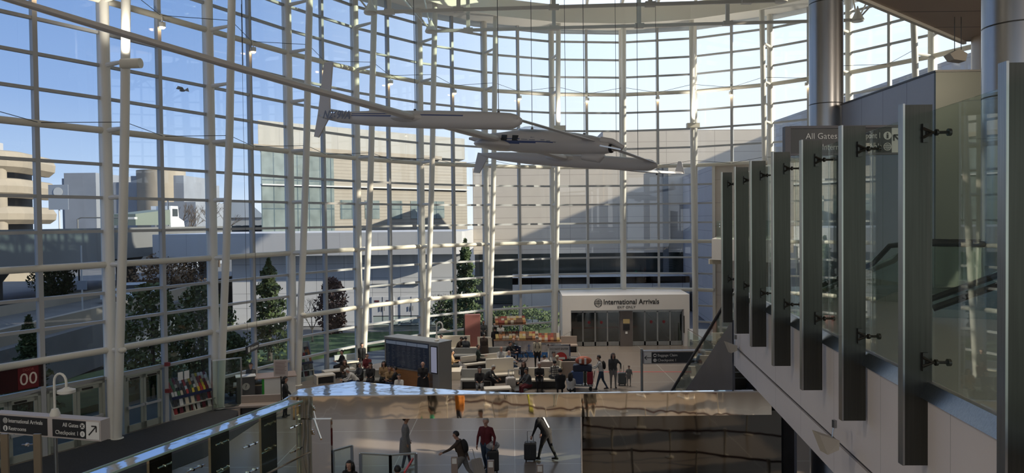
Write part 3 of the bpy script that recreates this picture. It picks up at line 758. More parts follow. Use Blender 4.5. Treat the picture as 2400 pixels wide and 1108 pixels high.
for i, (k, z, lab) in enumerate(((2, 3.6, 'small rounded cream camera box on the tube column beside the glass doors'), (4, 3.75, 'small rounded cream camera box on the tube column left of the second brochure rack'), (6, 3.7, 'small cream camera box on the tube column above the flight board'))):
    p = tubept(k, z); t = thing('security_camera', lab, 'camera', p)
    m = MB(); m.sphere((.22, -.22, 0), (.16, .16, .12), 12, 8); m.build('dome', RAIL, t, smooth=True); m = MB(); m.tube([(0, -.1, .0), (.2, -.2, .02)], .05, 8); m.build('arm', WHITE, t)

# ------------------------------------------------------------------ mirrored bulkhead below the viewpoint
ZB = 5.16; ZL_ = 4.69; YB = 14.0
xl = at(668, 930, ZB).x; xr = 5.0
t = thing('mirrored_bulkhead', 'long polished bronze-toned bulkhead band with sky-reflecting top plate, lower middle of the picture', 'bulkhead', (0, YB, 0))
m = MB(); x_l = (675 - 1200) / F * YB; m.box(x_l, 0, ZL_, xr, .08, ZB - .02); m.build('face_band', MIRROR, t)
pts = [at(662, 937, ZB), at(700, 912, ZB), at(828, 893, ZB), at(1060, 913, ZB), at(1240, 921, ZB)]
pl = [(q.x, q.y - YB, ZB - .02) for q in pts] + [(xr, .1, ZB - .02), (xr, -.03, ZB - .02), (x_l, -.03, ZB - .02)]
m = MB(); m.prism(pl, (0, 0, .02)); m.build('top_plate', SKYMIRROR, t)
m = MB(); m.box(x_l, -.035, ZB - .015, xr, .0, ZB + .005); m.build('top_edge', CHROME, t)
m = MB(); m.box(x_l, .08, ZL_, xr, .6, ZL_ + .02); m.build('underside', DARKST, t)
xa = (1360 - 1200) / F * 14.3
t2 = thing('mirrored_wall', 'dark polished wall below the right half of the bulkhead, reflecting queue belts', 'wall panel', (0, 14.3, 0))
m = MB(); m.box(xa, 0, 0, 5.3, .1, ZL_); m.build('panel', mat('dark_polished_steel', (.105, .095, .08), .03, 1.0, bump=.14, bscale=1.5, stretch=(1, 1, .3)), t2)
m = MB(); m.box(xa - .02, -.02, 0, xa, .12, ZL_); m.build('end_trim', CHROME, t2)
# mirror pier and glass enclosure on the left
t3 = thing('mirrored_pier', 'polished bronze pier at the left end of the bulkhead', 'pier', (0, 0, 0))
m = MB(); a = Vector(((692 - 1200) / F * 13.95, 13.95, 0)); b = Vector(((772 - 1200) / F * 14.1, 14.1, 0)); m.box(a.x, a.y, 0, b.x, a.y + .15, ZL_ + .02); m.build('panel', MIRROR, t3)
m = MB(); m.box(a.x - .04, a.y - .03, 0, a.x, a.y + .2, ZL_ + .1); m.build('corner_trim', CHROME, t3)
c0 = at(672, 936, ZB); c1 = at(200, 1108, ZB); dv = (c1 - c0).normalized(); nv = Vector((-dv.y, dv.x, 0))
if nv.x < 0: nv = -nv
LENG = 11.0
t4 = thing('glass_enclosure', 'glass enclosure wall with a sky-reflecting coping running from the bulkhead corner to the lower left', 'glass wall', (c0.x, c0.y, 0))
m = MB(); m.prism([(0, 0, ZB - .02), dv * LENG + Vector((0, 0, ZB - .02)), dv * LENG + nv * .36 + Vector((0, 0, ZB - .02)), nv * .36 + Vector((0, 0, ZB - .02))], (0, 0, .02)); m.build('coping', SKYMIRROR, t4)
m = MB(); m.bar((0, 0, ZB), dv * LENG + Vector((0, 0, ZB)), .02, .03); m.bar(nv * .36 + Vector((0, 0, ZB)), nv * .36 + dv * LENG + Vector((0, 0, ZB)), .02, .03); m.build('coping_edge', GLEDGE, t4)
for i in range(9):
    s0, s1 = i * 1.22, i * 1.22 + 1.2
    m = MB(); a = nv * .30 + dv * s0; b = nv * .30 + dv * s1; m.prism([(a.x, a.y, .02), (b.x, b.y, .02), (b.x + nv.x * .02, b.y + nv.y * .02, .02), (a.x + nv.x * .02, a.y + nv.y * .02, .02)], (0, 0, ZB - .1)); pn = m.build('glass_pane', GLG, t4)
    for zz in (4.75, 4.3, 2.6):
        m = MB()
        for ds in (.12, .28): q = a + dv * ds; m.tube([(q.x + nv.x * .02, q.y + nv.y * .02, zz), (q.x + nv.x * .09, q.y + nv.y * .09, zz)], .022, 8); 
        q0_ = a + dv * .05 + nv * .07; q1_ = a + dv * .4 + nv * .07; m.tube([(q0_.x, q0_.y, zz), (q1_.x, q1_.y, zz)], .015, 6); m.build('glass_clamp', CHROME, pn)
    q = dv * (s0 + .62) + nv * .06; m = MB(); m.cbox((q.x, q.y, ZB / 2 - .03), (.05, .42, ZB - .1), Matrix.Rotation(math.atan2(dv.y, dv.x) + PI / 2, 3, 'Z')); m.build('bronze_post', MIRROR, t4)
m = MB(); a = nv * .5 + Vector((0, 0, 4.2)); m.tube([a, a + dv * LENG], .02, 8); m.build('handrail', CHROME, t4)

# low glass barriers at the bottom of the picture
GREYC = mat('grey_cap', (.32, .33, .30), .4, .5)
def barrier(pa, pb, za, lab, h=1.1):
    a, b = at(*pa, za), at(*pb, za); t = thing('glass_barrier', lab, 'barrier', (a.x, a.y, 0)); v = b - a; v.z = 0; u = v.normalized(); n = Vector((-u.y, u.x, 0))
    m = MB(); m.bar((0, 0, h), v + Vector((0, 0, h)), .08, .05); m.build('top_cap', GREYC, t)
    m = MB(); m.prism([(0, 0, .05), v + Vector((0, 0, .05)), v + n * .02 + Vector((0, 0, .05)), n * .02 + Vector((0, 0, .05))], (0, 0, h - .08)); m.build('glass', GLG, t)
    for q in (Vector((0, 0, 0)), v): m = MB(); m.cbox((q.x, q.y, h / 2), (.09, .09, h)); m.build('post', STEEL, t)
barrier((845, 1062), (915, 1066), 1.1, 'short grey-capped glass barrier left of the man in the long grey coat')
barrier((915, 1066), (975, 1062), 1.1, 'grey-capped glass barrier in front of the man in the long grey coat')
barrier((780, 1056), (825, 1044), 1.1, 'grey-capped glass barrier beside the mirrored pier')
for i, (px, py) in enumerate(((1065, 1070), (1150, 1078), (1265, 1088))):
    a = at(px, py, 1.25); lab = ['left of the striding man with backpack', 'below the man in the dark red jacket', 'below the officer leaning to his black case'][i]
    t = thing('barrier_post', 'tan boxy barrier post with notice, ' + lab, 'post', (a.x, a.y, 0)); m = MB(); m.box(-.10, -.05, 0, .10, .05, 1.25); m.build('post', mat('taupe_post', (.30, .24, .21), .5), t)
    m = MB(); m.box(-.07, -.06, 1.05, .07, -.05, 1.22); m.build('notice', SIGNWHT, t); 
a = at(948, 1106, .9); b = at(968, 1074, .9)
m = MB(); m.bar(a, a + (b - a), .05, .06); q = m.build('red_belt', mat('red_belt', (.7, .08, .08), .5), label='bright red barrier belt in front of the man in the long grey coat', cat='belt')

# queue stanchions below and behind the viewpoint (seen only mirrored)
BELT = mat('dark_red_belt', (.10, .015, .02), .6); BPOST = mat('belt_post_silver', (.62, .60, .56), .35, .2)
sp0 = None; rows = [(-1.5, -9), (-1.5, -4), (-1.5, 1)]
k = 0
for ROWN, ry in enumerate((-9.5, -6, -2.5, .8, 3.6)):
    prev = None
    for i in range(7):
        x = -3.6 + i * 2.0 + (ry + 9) * .12; y = ry + .45 * i + .3 * math.sin(i * 2 + ry)
        if sp0 is None:
            sp0 = thing('queue_stanchion', 'silver queue stanchion mirrored in the bulkhead, %s row, %s from left' % (ORDW[ROWN], ORDW[i]), 'stanchion', (x, y, 0), group='queue stanchions of the belt maze')
            m = MB(); m.lathe([(0, 0), (.18, 0), (.18, .02), (.04, .06), (.035, .06), (.035, 1.0), (0, 1.0)], (0, 0, 0), 14); m.build('post', BPOST, sp0, smooth='auto')
        else: dup(sp0, (x, y, 0), label='silver queue stanchion mirrored in the bulkhead, %s row, %s from left' % (ORDW[ROWN], ORDW[i]))
        if prev is not None:
            m = MB(); m.bar((prev[0], prev[1], .92), (x, y, .92), .01, .07)
            o = m.build('queue_belt', BELT, label='dark red queue belt mirrored in the bulkhead, %s row, %s from left' % (ORDW[ROWN], ORDW[i - 1]), cat='belt', group='queue belts of the belt maze')
        prev = (x, y)
        k += 1

# ------------------------------------------------------------------ the suspended aircraft
AC = mat('aircraft_white', (0.56, 0.545, 0.545), 0.30); ACB = mat('aircraft_blue_stripe', (0.05, 0.08, 0.22), 0.35); ACG = mat('aircraft_window', (.03, .035, .04), .15)
c_, s_ = .807, .59
AF = Vector((c_, -s_, -.105)).normalized(); AL = Vector((s_, c_, -.0774)); AL = (AL - AF * AL.dot(AF)).normalized(); AU = AF.cross(AL); 
if AU.z < 0: AU = -AU
AO = Vector((2.96, 24.75, CAMH + 2.52))
t = thing('suspended_aircraft', 'white long-winged twin-boom aircraft hung from the roof, registration N269VA on the near boom', 'aircraft', AO)
def W(s, l, h): return AF * s + AL * l + AU * h
def body(name, prof, t0, m_list, rule, n=24):
    """prof: (s, half height, half width, vertical offset)"""
    b = MB(); rings = []
    for s, rh, rw, vo in prof:
        vo += .05 if name == 'fuselage' else (-.04 if t0 > 0 else 0)
        rings.append([W(s, t0 + rw * math.cos(2 * PI * k / n), vo + rh * math.sin(2 * PI * k / n)) for k in range(n)])
    for i in range(len(rings) - 1):
        for k in range(n):
            b.mi = rule((prof[i][0] + prof[i + 1][0]) / 2, 2 * PI * (k + .5) / n)
            b.add([rings[i][k], rings[i][(k + 1) % n], rings[i + 1][(k + 1) % n], rings[i + 1][k]], [(0, 1, 2, 3)])
    b.mi = 0; b.add(rings[0], [tuple(range(n))]); b.add(rings[-1], [tuple(range(n))])
    o = bpy.data.objects.new(name, None)
    me = b.mesh(name, m_list, True); bm = bmesh.new(); bm.from_mesh(me); bmesh.ops.remove_doubles(bm, verts=bm.verts, dist=1e-4); bmesh.ops.recalc_face_normals(bm, faces=bm.faces); bm.to_mesh(me); bm.free()
    me.polygons.foreach_set('use_smooth', [True] * len(me.polygons)); 
    o = bpy.data.objects.new(name, me); COL.objects.link(o); o.parent = t; return o
def interp(keys, n):
    out = []
    for i in range(n + 1):
        s = keys[0][0] + (keys[-1][0] - keys[0][0]) * (i / n)
        for a, b in zip(keys, keys[1:]):
            if s <= b[0] + 1e-9:
                u = (s - a[0]) / (b[0] - a[0]); u2 = u * u * (3 - 2 * u) * .5 + u * .5
                out.append((s, *[a[j] + (b[j] - a[j]) * u2 for j in (1, 2, 3)])); break
    return out
boomk = [(-8.85, .04, .04, .06), (-8.5, .11, .08, .04), (-7.6, .20, .15, .02), (-6, .26, .20, 0), (-3.5, .29, .23, 0), (-1.4, .27, .23, 0), (-.4, .24, .21, 0), (-.08, .19, .16, 0), (.05, .09, .08, 0)]
def boomrule(s, a):
    a = a % (2 * PI)                                              # pi = the side facing the viewer
    if -7.0 < s < -5.0 and (2.52 < a < 2.68 or 2.76 < a < 2.92): return 1
    if -5.0 <= s < -1.9 and 2.60 < a < 2.75: return 1
    return 0
for side, t0 in ((-1, -4.65), (1, 4.65)):
    body('tail_boom', interp(boomk, 44), t0, [AC, ACB], boomrule if side < 0 else (lambda s, a: 0), 40)
fusk = [(-5.7, .05, .04, .04), (-5.2, .14, .15, .02), (-4.4, .29, .34, 0), (-3.2, .42, .42, .02), (-2.0, .42, .44, .03), (-1.0, .38, .40, 0), (-.3, .33, .36, -.02), (.2, .27, .30, -.05), (.5, .20, .24, -.06)]
def fusrule(s, a):
    a = a % (2 * PI)
    if -4.2 < s < -1.2:
        u = (s + 4.2) / 3.0
        if 3.02 + .18 * u < a < 3.64 - .40 * u and not (3.14 < a < 3.24): return 1
    return 0
fus = body('fuselage', interp(fusk, 60), 0, [AC, ACB], fusrule, 64)
def wing(name, secs, th=.13):
    """secs: (lateral, leading s, chord, height)"""
    b = MB(); rings = []
    prof = [(0, 0), (.05, .5), (.2, .95), (.4, 1.0), (.7, .6), (1.0, .05), (.7, -.25), (.4, -.4), (.1, -.4)]
    for l, ls, ch, h in secs:
        tk = th * ch; rings.append([W(ls - ch * x, l, h + tk * y * .6 + ch * (x - .4) * .07) for x, y in prof])
    b.loft(rings); o = b.build(name, AC, t, smooth='auto'); return o
def flex(l):
    u = max(0, (abs(l) - 4.65) / 12.2); return .22 * u * u if l < 0 else .90 * u ** 1.6
secs = []
for i in range(33):
    l = -16.9 + 33.8 * i / 32; a = abs(l) / 16.9
    secs.append((l, -3.85 - .15 * a, 1.05 - .55 * a, .02 + flex(l)))
wing('main_wing', secs, .30)
wing('canard', [(-4.8, .02, .42, .06), (-2.4, .03, .48, .10), (0, .05, .52, .14), (2.4, .03, .48, .10), (4.8, .02, .42, .06)], .14)
for l0 in (-4.65, 4.65):                                              # wing root fairings
    b = MB(); b.sphere(W(-4.35, l0, .03), 1.0, 16, 10, Matrix((AF * .95, AL * .34, AU * .2)).transposed()); b.build('wing_fairing', AC, t, smooth=True)
b = MB(); b.sphere(W(-4.3, 0, -.12), 1.0, 16, 10, Matrix((AF * 1.0, AL * .75, AU * .2)).transposed()); b.build('wing_fairing', AC, t, smooth=True)
def finp(name, pts, l0, th=.05):
    b = MB(); b.prism([W(s, l0 - th / 2, h) for s, h in pts], AL * th); return b.build(name, AC, t)
finp('upper_fin', [(-8.98, .05), (-8.95, 1.98), (-8.50, 1.98), (-8.42, .6), (-8.30, .05)], -4.65)
finp('lower_fin', [(-8.98, .10), (-9.05, -.70), (-8.80, -.72), (-8.32, .05)], -4.65)
finp('lower_fin', [(-8.98, .10), (-9.12, -.85), (-8.75, -.85), (-8.30, .05)], 4.65)
finp('winglet', [(-4.55, flex(16.9)), (-4.42, .68 + flex(16.9)), (-4.22, .68 + flex(16.9)), (-3.95, flex(16.9))], 16.85, .03)
finp('winglet', [(-4.55, flex(-16.9)), (-4.42, .68 + flex(-16.9)), (-4.22, .68 + flex(-16.9)), (-3.95, flex(-16.9))], -16.85, .03)
# nose: cowl lip, dark intake, spinner and feathered blades
b = MB(); b.sphere(W(.52, 0, -.06), 1.0, 14, 8, Matrix((AF * .08, AL * .2, AU * .16)).transposed()); b.build('air_intake', BLACK, t, smooth=True)
b = MB(); b.tube([W(.45, 0, -.02), W(.75, 0, -.06), W(.92, 0, -.09)], [.14, .10, .03], 14); b.build('spinner', CHROME, t, smooth='auto')
b = MB(); b.tube([W(.2, -.2, .18), W(.6, -.12, .16), W(.98, -.02, -.02)], [.12, .10, .07], 10); b.build('cowl_lip', AC, t, smooth='auto')
b = MB(); b.bar(W(.25, -.32, -.02), W(.95, -.12, -.1), .05, .05); b.build('cowl_bracket', CHROME, t)
b = MB(); b.tube([W(-.55, 0, -.38), W(.1, 0, -.40), W(.3, 0, -.3)], [.12, .17, .05], 12); b.build('chin_scoop', AC, t, smooth='auto')
b = MB(); b.sphere(W(-2.6, -.05, .45), 1.0, 16, 8, Matrix((AF * .8, AL * .32, AU * .17)).transposed()); b.build('canopy_bubble', glass('canopy_glass', (.8, .82, .85), 1.0, .15), t, smooth=True)
def onside(s, h, dx, dz, mm, name):
    """thin plate on the cabin side that faces the viewer"""
    r = min(fusk, key=lambda q: abs(q[0] - s)); w_ = r[2] * math.sqrt(max(.05, 1 - (h / r[1]) ** 2))
    b = MB(); c = W(s, -w_ - .008, h)
    b.cbox(c, (dx, .02, dz), Matrix((AF, AL, AU)).transposed()); return b.build(name, mm, t)
onside(-3.72, .12, .24, .20, ACG, 'cabin_window'); onside(-3.22, .12, .26, .20, ACG, 'cabin_window')
ACT = mat('aircraft_grey_lettering', (.16, .18, .24), .4)
for i, (s, h, wd) in enumerate(((-4.1, .25, .2), (-4.15, .10, .16), (-4.15, .03, .22), (-2.8, .15, .22), (-2.8, .08, .28), (-2.45, .16, .18), (-2.45, .07, .24), (-2.0, .08, .16), (-1.75, .05, .15), (-1.5, .02, .12))):
    onside(s, h, wd, .022, ACT, 'sponsor_mark')
bpy.context.view_layer.update()
cu = bpy.data.curves.new('t', 'FONT'); cu.body = 'N269VA'; cu.size = .40; cu.align_x = 'CENTER'; cu.align_y = 'CENTER'; cu.extrude = .003; cu.offset = .008; cu.shear = .25
ob = bpy.data.objects.new('registration', cu); COL.objects.link(ob); C.view_layer.update()
me = bpy.data.meshes.new_from_object(ob.evaluated_get(C.evaluated_depsgraph_get())); bpy.data.objects.remove(ob)
me.materials.clear(); me.materials.append(ACT); o = bpy.data.objects.new('registration', me); COL.objects.link(o); o.parent = t
MM = Matrix((AF, AU, -AL)).transposed().to_4x4(); o.matrix_local = Matrix.Translation(W(-7.75, -4.65 - .21, .06)) @ MM
for (s, l, h) in ((-4.2, -10.9, .1), (-4.2, -4.65, .3), (-.8, -4.65, .25), (-2.6, -.3, .5), (-.6, 0, .4), (-4.2, 4.65, .3), (-.8, 4.65, .25), (-4.3, 9.5, .2), (-4.3, 14, .5)):
    p = W(s, l, h); b = MB(); b.tube([p, (p.x, p.y, ZR - AO.z)], .011, 5); b.cbox(p, (.08, .08, .06)); b.build('suspension_cable', DARKST, t)
# ------------------------------------------------------------------ signs with poles and lamps
def pole_sign(lab, a, b, zc, h, pole_s, halves, lamp=False, ):
    """black double sign between plan points a and b; halves: [(s0, s1)] in metres along it"""
    d = (b - a); d.z = 0; L = d.length; rz = math.atan2(d.y, d.x)
    t = thing('directional_sign', lab, 'sign', (a.x, a.y, 0), rz)
    m = MB(); m.box(0, 0, zc - h / 2 - .05, L, .34, zc + h / 2 + .05); m.build('housing', mat('sign_housing', (.55, .50, .48), .5), t)
    m = MB(); m.tube([(pole_s, .17, 0), (pole_s, .17, zc + h / 2 + .12)], .055, 12); m.build('pole', STEEL, t, smooth='auto')
    for s0, s1 in halves:
        m = MB(); m.box(s0, -.02, zc - h / 2, s1, 0, zc + h / 2); m.build('black_face', SIGNBLK, t)
    if lamp:
        z = zc + h / 2 + .05
        m = MB(); m.lathe([(.14, 0), (.14, .06), (.09, .2), (.04, .22)], (pole_s, .17, z), 14); m.tube([(pole_s, .17, z)] + [(pole_s + .22 - .22 * math.cos(q), .17, z + 1.0 + .25 * math.sin(q)) for q in [PI * i / 8 for i in range(9)]] + [(pole_s + .44, .17, z + .85)], .035, 8); m.build('gooseneck', WHITE, t, smooth='auto')
        m = MB(); m.lathe([(.05, .12), (.10, .08), (.24, .03), (.24, -.05), (.16, -.09), (0, -.09)], (pole_s + .44, .17, z + .75), 18); m.build('lamp_head', WHITE, t, smooth='auto')
    return t, rz
za = 2.62
a = at(-20, 990, za); b = at(236, 1010, za)
L_ = (b - a).length; ps = L_ * .55
t, rz = pole_sign('directional sign on a pole at lower left reading International Arrivals, Restrooms, All Gates', a, b, za, .50, ps, [(.35, ps - .1), (ps + .1, L_ - .5)], True)
def arrow(parent, x, z, s, ang, y=-.03, mm=None):
    M = Matrix.Rotation(ang, 3, 'Y'); b_ = MB()
    for (x0, z0), (x1, z1) in (((0, -s), (0, s)), ((0, s), (-.62 * s, .35 * s)), ((0, s), (.62 * s, .35 * s))):
        p = M @ Vector((x0, 0, z0)); q = M @ Vector((x1, 0, z1)); b_.bar((x + p.x, y, z + p.z), (x + q.x, y, z + q.z), s * .2, .006, (0, 1, 0))
    b_.build('arrow', mm or BLKTXT, parent)
for x0_, x1_ in ((.02, .33), (L_ - .49, L_ - .03)): m = MB(); m.box(x0_, -.025, za - .25, x1_, -.005, za + .25); m.build('white_arrow_panel', SIGNWHT, t)
arrow(t, .17, za, .16, 0); arrow(t, L_ - .26, za, .19, PI / 4)
def plane_icon(parent, x, y, z, r):
    disc(parent, (x, y, z), r, WHTTXT); b_ = MB(); u = Vector((.7, 0, -.7)); v = Vector((.7, 0, .7)); c = Vector((x, y - .012, z))
    b_.bar(c - u * r * .8, c + u * r * .8, r * .26, .004, (0, 1, 0)); b_.bar(c - v * r * .8, c + v * r * .8, r * .3, .004, (0, 1, 0)); b_.bar(c - u * r * .65 - v * r * .3, c - u * r * .65 + v * r * .3, r * .18, .004, (0, 1, 0)); b_.build('aircraft_icon', BLKTXT, parent)
def man_icon(parent, x, y, z, r):
    disc(parent, (x, y, z), r, WHTTXT); b_ = MB(); b_.tube([(x, y - .008, z + r * .55), (x, y - .014, z + r * .55)], r * .18, 10); b_.box(x - r * .22, y - .014, z - r * .7, x + r * .22, y - .008, z + r * .3); b_.build('person_icon', BLKTXT, parent)
globe(t, .56, -.022, za + .11, .085, WHTTXT, BLKTXT); man_icon(t, .56, -.022, za - .12, .085)
text('International Arrivals', t, (.68, -.03, za + .11), .17, WHTTXT, sx=.88); text('Restrooms', t, (.68, -.03, za - .12), .17, WHTTXT, sx=.88)
plane_icon(t, L_ - .62, -.022, za + .11, .085); disc(t, (L_ - .62, -.022, za - .12), .085, WHTTXT)
text('All Gates', t, (L_ - .75, -.03, za + .11), .17, WHTTXT, align='RIGHT', sx=.9); text('Checkpoint 1', t, (L_ - .75, -.03, za - .12), .17, WHTTXT, align='RIGHT', sx=.9); text('1', t, (L_ - .62, -.033, za - .12), .12, BLKTXT, align='CENTER')
# baggage claim sign
zb = 2.62; a = at(1509, 838, zb); b = at(1690, 838, zb); b.y = a.y; L2 = (b - a).length
t, rz = pole_sign('black and white directional sign on a steel pole reading Baggage Claim, Checkpoint 1', a, b, zb, .46, -.06, [(.33, 2.15), (2.22, L2)])
m = MB(); m.box(.02, -.025, zb - .23, .32, -.005, zb + .23); m.build('white_arrow_panel', SIGNWHT, t); arrow(t, .17, zb, .14, -PI / 2)
disc(t, (.47, -.022, zb + .10), .075, WHTTXT); disc(t, (.47, -.022, zb - .11), .075, WHTTXT); text('Baggage Claim', t, (.58, -.03, zb + .10), .155, WHTTXT, sx=.95); text('Checkpoint 1', t, (.58, -.03, zb - .11), .155, WHTTXT, sx=.95)
m = MB(); m.box(.42, -.034, zb + .07, .52, -.03, zb + .13); m.build('case_icon', BLKTXT, t); text('1', t, (.47, -.033, zb - .11), .11, BLKTXT, align='CENTER')
# all gates sign on the gallery
Yg = 14.6; a = atY(1836, 300, Yg); b = atY(2122, 300, Yg)
t = thing('directional_sign', 'large dark blue-black sign behind the gallery glass reading All Gates, Checkpoint 1, International Arrivals', 'sign', (a.x, Yg, CAMH - 1.5)); Ls = b.x - a.x; z1 = a.z - (CAMH - 1.5); z0 = z1 - .52
GB_ = mat('sign_navy_black', (.020, .028, .036), .35)
m = MB(); m.box(.12, -.05, z0, Ls - .3, 0, z1 - .02); m.build('dark_face', GB_, t)
m = MB(); m.box(0, -.1, 0, .11, .05, z1 + .02); m.box(Ls - .05, -.1, 0, Ls + .02, .05, z1 + .02); m.build('side_post', mat('sign_post_grey', (.10, .10, .12), .4), t)
m = MB(); m.box(.1, -.08, z1 - .02, Ls, .02, z1 + .03); m.box(.1, -.08, z0 - .04, Ls, .02, z0); m.build('frame_bar', mat('sign_post_grey', (.10, .10, .12), .4), t)
m = MB(); m.box(Ls - .3, -.05, z0, Ls - .05, 0, z1 - .02); m.build('white_arrow_panel', SIGNWHT, t); arrow(t, Ls - .17, (z0 + z1) / 2, .13, -PI / 4, -.06)
text('All Gates', t, (.42, -.06, z1 - .18), .17, WHTTXT); plane_icon(t, 1.20, -.052, z1 - .18, .08)
text('Checkpoint 1', t, (1.35, -.06, z1 - .18), .17, WHTTXT, sx=.62); man_icon(t, 2.06, -.052, z1 - .18, .08)
text('International Arrivals', t, (.75, -.06, z1 - .40), .17, WHTTXT, sx=.82); globe(t, 2.06, -.052, z1 - .40, .08, WHTTXT, GB_)
# hanging information sign
p = atY(586, 817, 34.0); q = atY(605, 812, 36.0)
t = thing('information_sign', 'small black hanging Information sign over the desk at the window wall', 'sign', p, math.atan2(q.y - p.y, q.x - p.x + .35))
m = MB(); m.box(-.45, -.04, -.17, 1.05, .04, .17); m.build('panel', SIGNBLK, t)
for x_ in (-.3, .9): m = MB(); m.tube([(x_, 0, .1), (x_, 0, 16)], .008, 4); m.build('hanging_rod', DARKST, t)
disc(t, (-.25, -.045, 0), .12, WHTTXT); text('?', t, (-.25, -.055, 0), .18, BLKTXT, align='CENTER'); text('Information', t, (-.05, -.05, 0), .20, WHTTXT)

# ------------------------------------------------------------------ seating
BTAN = mat('cream_bench', (.72, .66, .56), .5); BGREY = mat('grey_bench_end', (.34, .34, .32), .5)
def bench(px, py, w_, rz, lab, back=.95, seat=True, mm=None, double=False, open_end=True):
    p = at(px, py, 0); t = thing('lounge_bench', lab, 'bench', p, rz); mm = mm or BTAN
    if back:
        m = MB(); m.prism([(-w_ / 2, .0, 0), (-w_ / 2, .16, 0), (-w_ / 2, .12, back), (-w_ / 2, -.02, back)], (w_, 0, 0)); m.build('backrest', mm, t)
    if seat:
        m = MB(); m.box(-w_ / 2, -.62, .38, w_ / 2, 0, .46); m.build('seat', mm, t)
        for x in (-w_ / 2, w_ / 2 - .08): m = MB(); m.box(x, -.62, 0, x + .08, 0, .38); m.build('side_panel', BGREY if x > 0 else mm, t)
        m = MB(); m.box(-w_ / 2 + .1, -.45, .02, w_ / 2 - .1, -.40, .36); m.build('recess_shade', mat('bench_shade', (.05, .05, .05), .8), t)  # dark panel stands for the shade in the open space under the seat
    return t
R = math.radians
BEN = [(1055, 884, 1.5, R(90), 'cream high-backed bench standing right of the flight board', 1.25),
 (1094, 864, 1.0, R(25), 'low cream block seat left of the woman in the dark green coat', 0),
 (1140, 862, 3.2, R(28), 'long cream bench, the dark green coated woman sitting on it', .8),
 (1172, 892, 1.5, R(14), 'cream bench in front of the bald man in the light blue shirt', 1.2),
 (1118, 905, 1.6, R(0), 'grey bench behind the hooded person in black', .9),
 (1164, 926, 1.3, R(8), 'low pale table block beside the white upright suitcase', 0),
 (1260, 905, 2.4, R(0), 'cream bench with the black-jacketed grey-haired sitter', .95),
 (1310, 888, 2.2, R(180), 'brown-grey bench below the do not enter sign', .95),
 (1182, 826, 1.9, R(18), 'cream bench behind the white-shirted pink-faced sitter', .95),
 (1160, 846, 1.4, R(0), 'grey bench block with the pink-faced sitter', .85),
 (1062, 830, 2.2, R(0), 'cream rounded bench behind the flight board lamp', 1.2),
 (1112, 828, 2.6, R(-22), 'curved-looking cream bench left of the brown coated person', 1.1),
 (1096, 846, 1.6, R(0), 'grey bench below the beanie wearer', .8),
 (1302, 822, 2.8, R(0), 'long taupe bench back between snack stall and portal', .95),
 (790, 882, 1.7, R(30), 'cream block bench by the window right of the second brochure rack', 0),
 (812, 862, 1.4, R(30), 'cream bench with the dark seated person by the window', .8),
 (757, 894, 1.0, R(30), 'small cream block seat touching the second brochure rack', 0),
 (880, 905, 3.0, R(4), 'dark bench of the group in front of the flight board', .85),
 (612, 966, 1.7, R(8), 'taupe waist-high panel bench beside the info desk', .78)]
for px, py, w_, rz, lab, bk in BEN:
    bench(px, py, w_, rz, lab, bk, mm=mat('taupe_bench', (.34, .28, .24), .5) if 'taupe' in lab or 'brown-grey' in lab else (BGREY if lab.startswith(('grey', 'dark')) else BTAN))

# ------------------------------------------------------------------ flight information board
p = at(905, 905, 0); q = at(1018, 925, 0); d = q - p; L3 = d.length
t = thing('flight_board', 'dark flight information board on a wooden base with a lit side screen', 'information board', p, math.atan2(d.y, d.x))
WOOD = mat('orange_wood', (.30, .14, .055), .4, noise=.15, nscale=2, stretch=(1, 1, 8))
hh = 8.5 - (792 - 521) / 1700 * p.y
m = MB(); m.box(0, 0, 0, L3 - .1, .6, 1.02); m.build('wooden_base', WOOD, t)
m = MB(); m.box(-.06, 0, 0, 0, .6, hh); m.box(L3 - .32, 0, 0, L3 + .32, .95, hh); m.box(-.08, -.03, hh, L3 + .34, .98, hh + .08); m.box(0, .02, 1.0, L3, .6, hh); m.build('casing', mat('grey_metal_casing', (.34, .34, .33), .4, .5), t)
SCR = mat('dark_screen', (.012, .014, .02), .12, emit=(.05, .07, .12), estr=.06)
m = MB(); m.box(.05, -.02, 1.1, L3 - .34, 0.01, hh - .06); sc = m.build('screen', SCR, t)
SH = mat('screen_header', (.06, .08, .12), .3, emit=(.35, .42, .55), estr=.10); ST = mat('screen_text', (.03, .03, .035), .3, emit=(.3, .33, .38), estr=.04)
w4 = (L3 - .42) / 4
m = MB()
for i in range(4): m.box(.07 + i * w4, -.03, hh - .26, .04 + (i + 1) * w4, -.02, hh - .1)
m.build('header_row', SH, sc)
m = MB(); rnd = random.Random(3)
for i in range(4):
    for j in range(16):
        x = .1 + i * w4; z = hh - .36 - j * .075
        if z < 1.15: break
        m.box(x, -.026, z, x + w4 * rnd.uniform(.15, .3), -.021, z + .02); m.box(x + w4 * .5, -.026, z, x + w4 * rnd.uniform(.6, .8), -.021, z + .02)
m.build('text_rows', ST, sc, kind='stuff')
m = MB(); m.box(L3 - .2, -.02, 1.05, L3 + .24, 0, hh - .12); sc2 = m.build('side_screen', BLACK, t); m = MB(); m.box(L3 - .16, -.03, 1.1, L3 + .2, -.02, hh - .17); m.build('display', mat('lit_screen', (.2, .2, .25), .3, emit=(.36, .38, .52), estr=.22), sc2)
z = hh + .08
m = MB(); m.tube([(L3 - .15, .4, z)] + [(L3 - .15 + .2 - .2 * math.cos(a_), .4, z + .75 + .2 * math.sin(a_)) for a_ in [PI * i / 8 for i in range(9)]] + [(L3 + .25, .4, z + .6)], .035, 8); m.lathe([(.12, 0), (.12, .06), (.04, .1)], (L3 - .15, .4, z), 14); m.build('gooseneck', WHITE, t, smooth='auto')
m = MB(); m.lathe([(.05, .1), (.2, .02), (.2, -.05), (0, -.07)], (L3 + .25, .4, z + .55), 18); m.build('lamp_head', WHITE, t, smooth='auto')

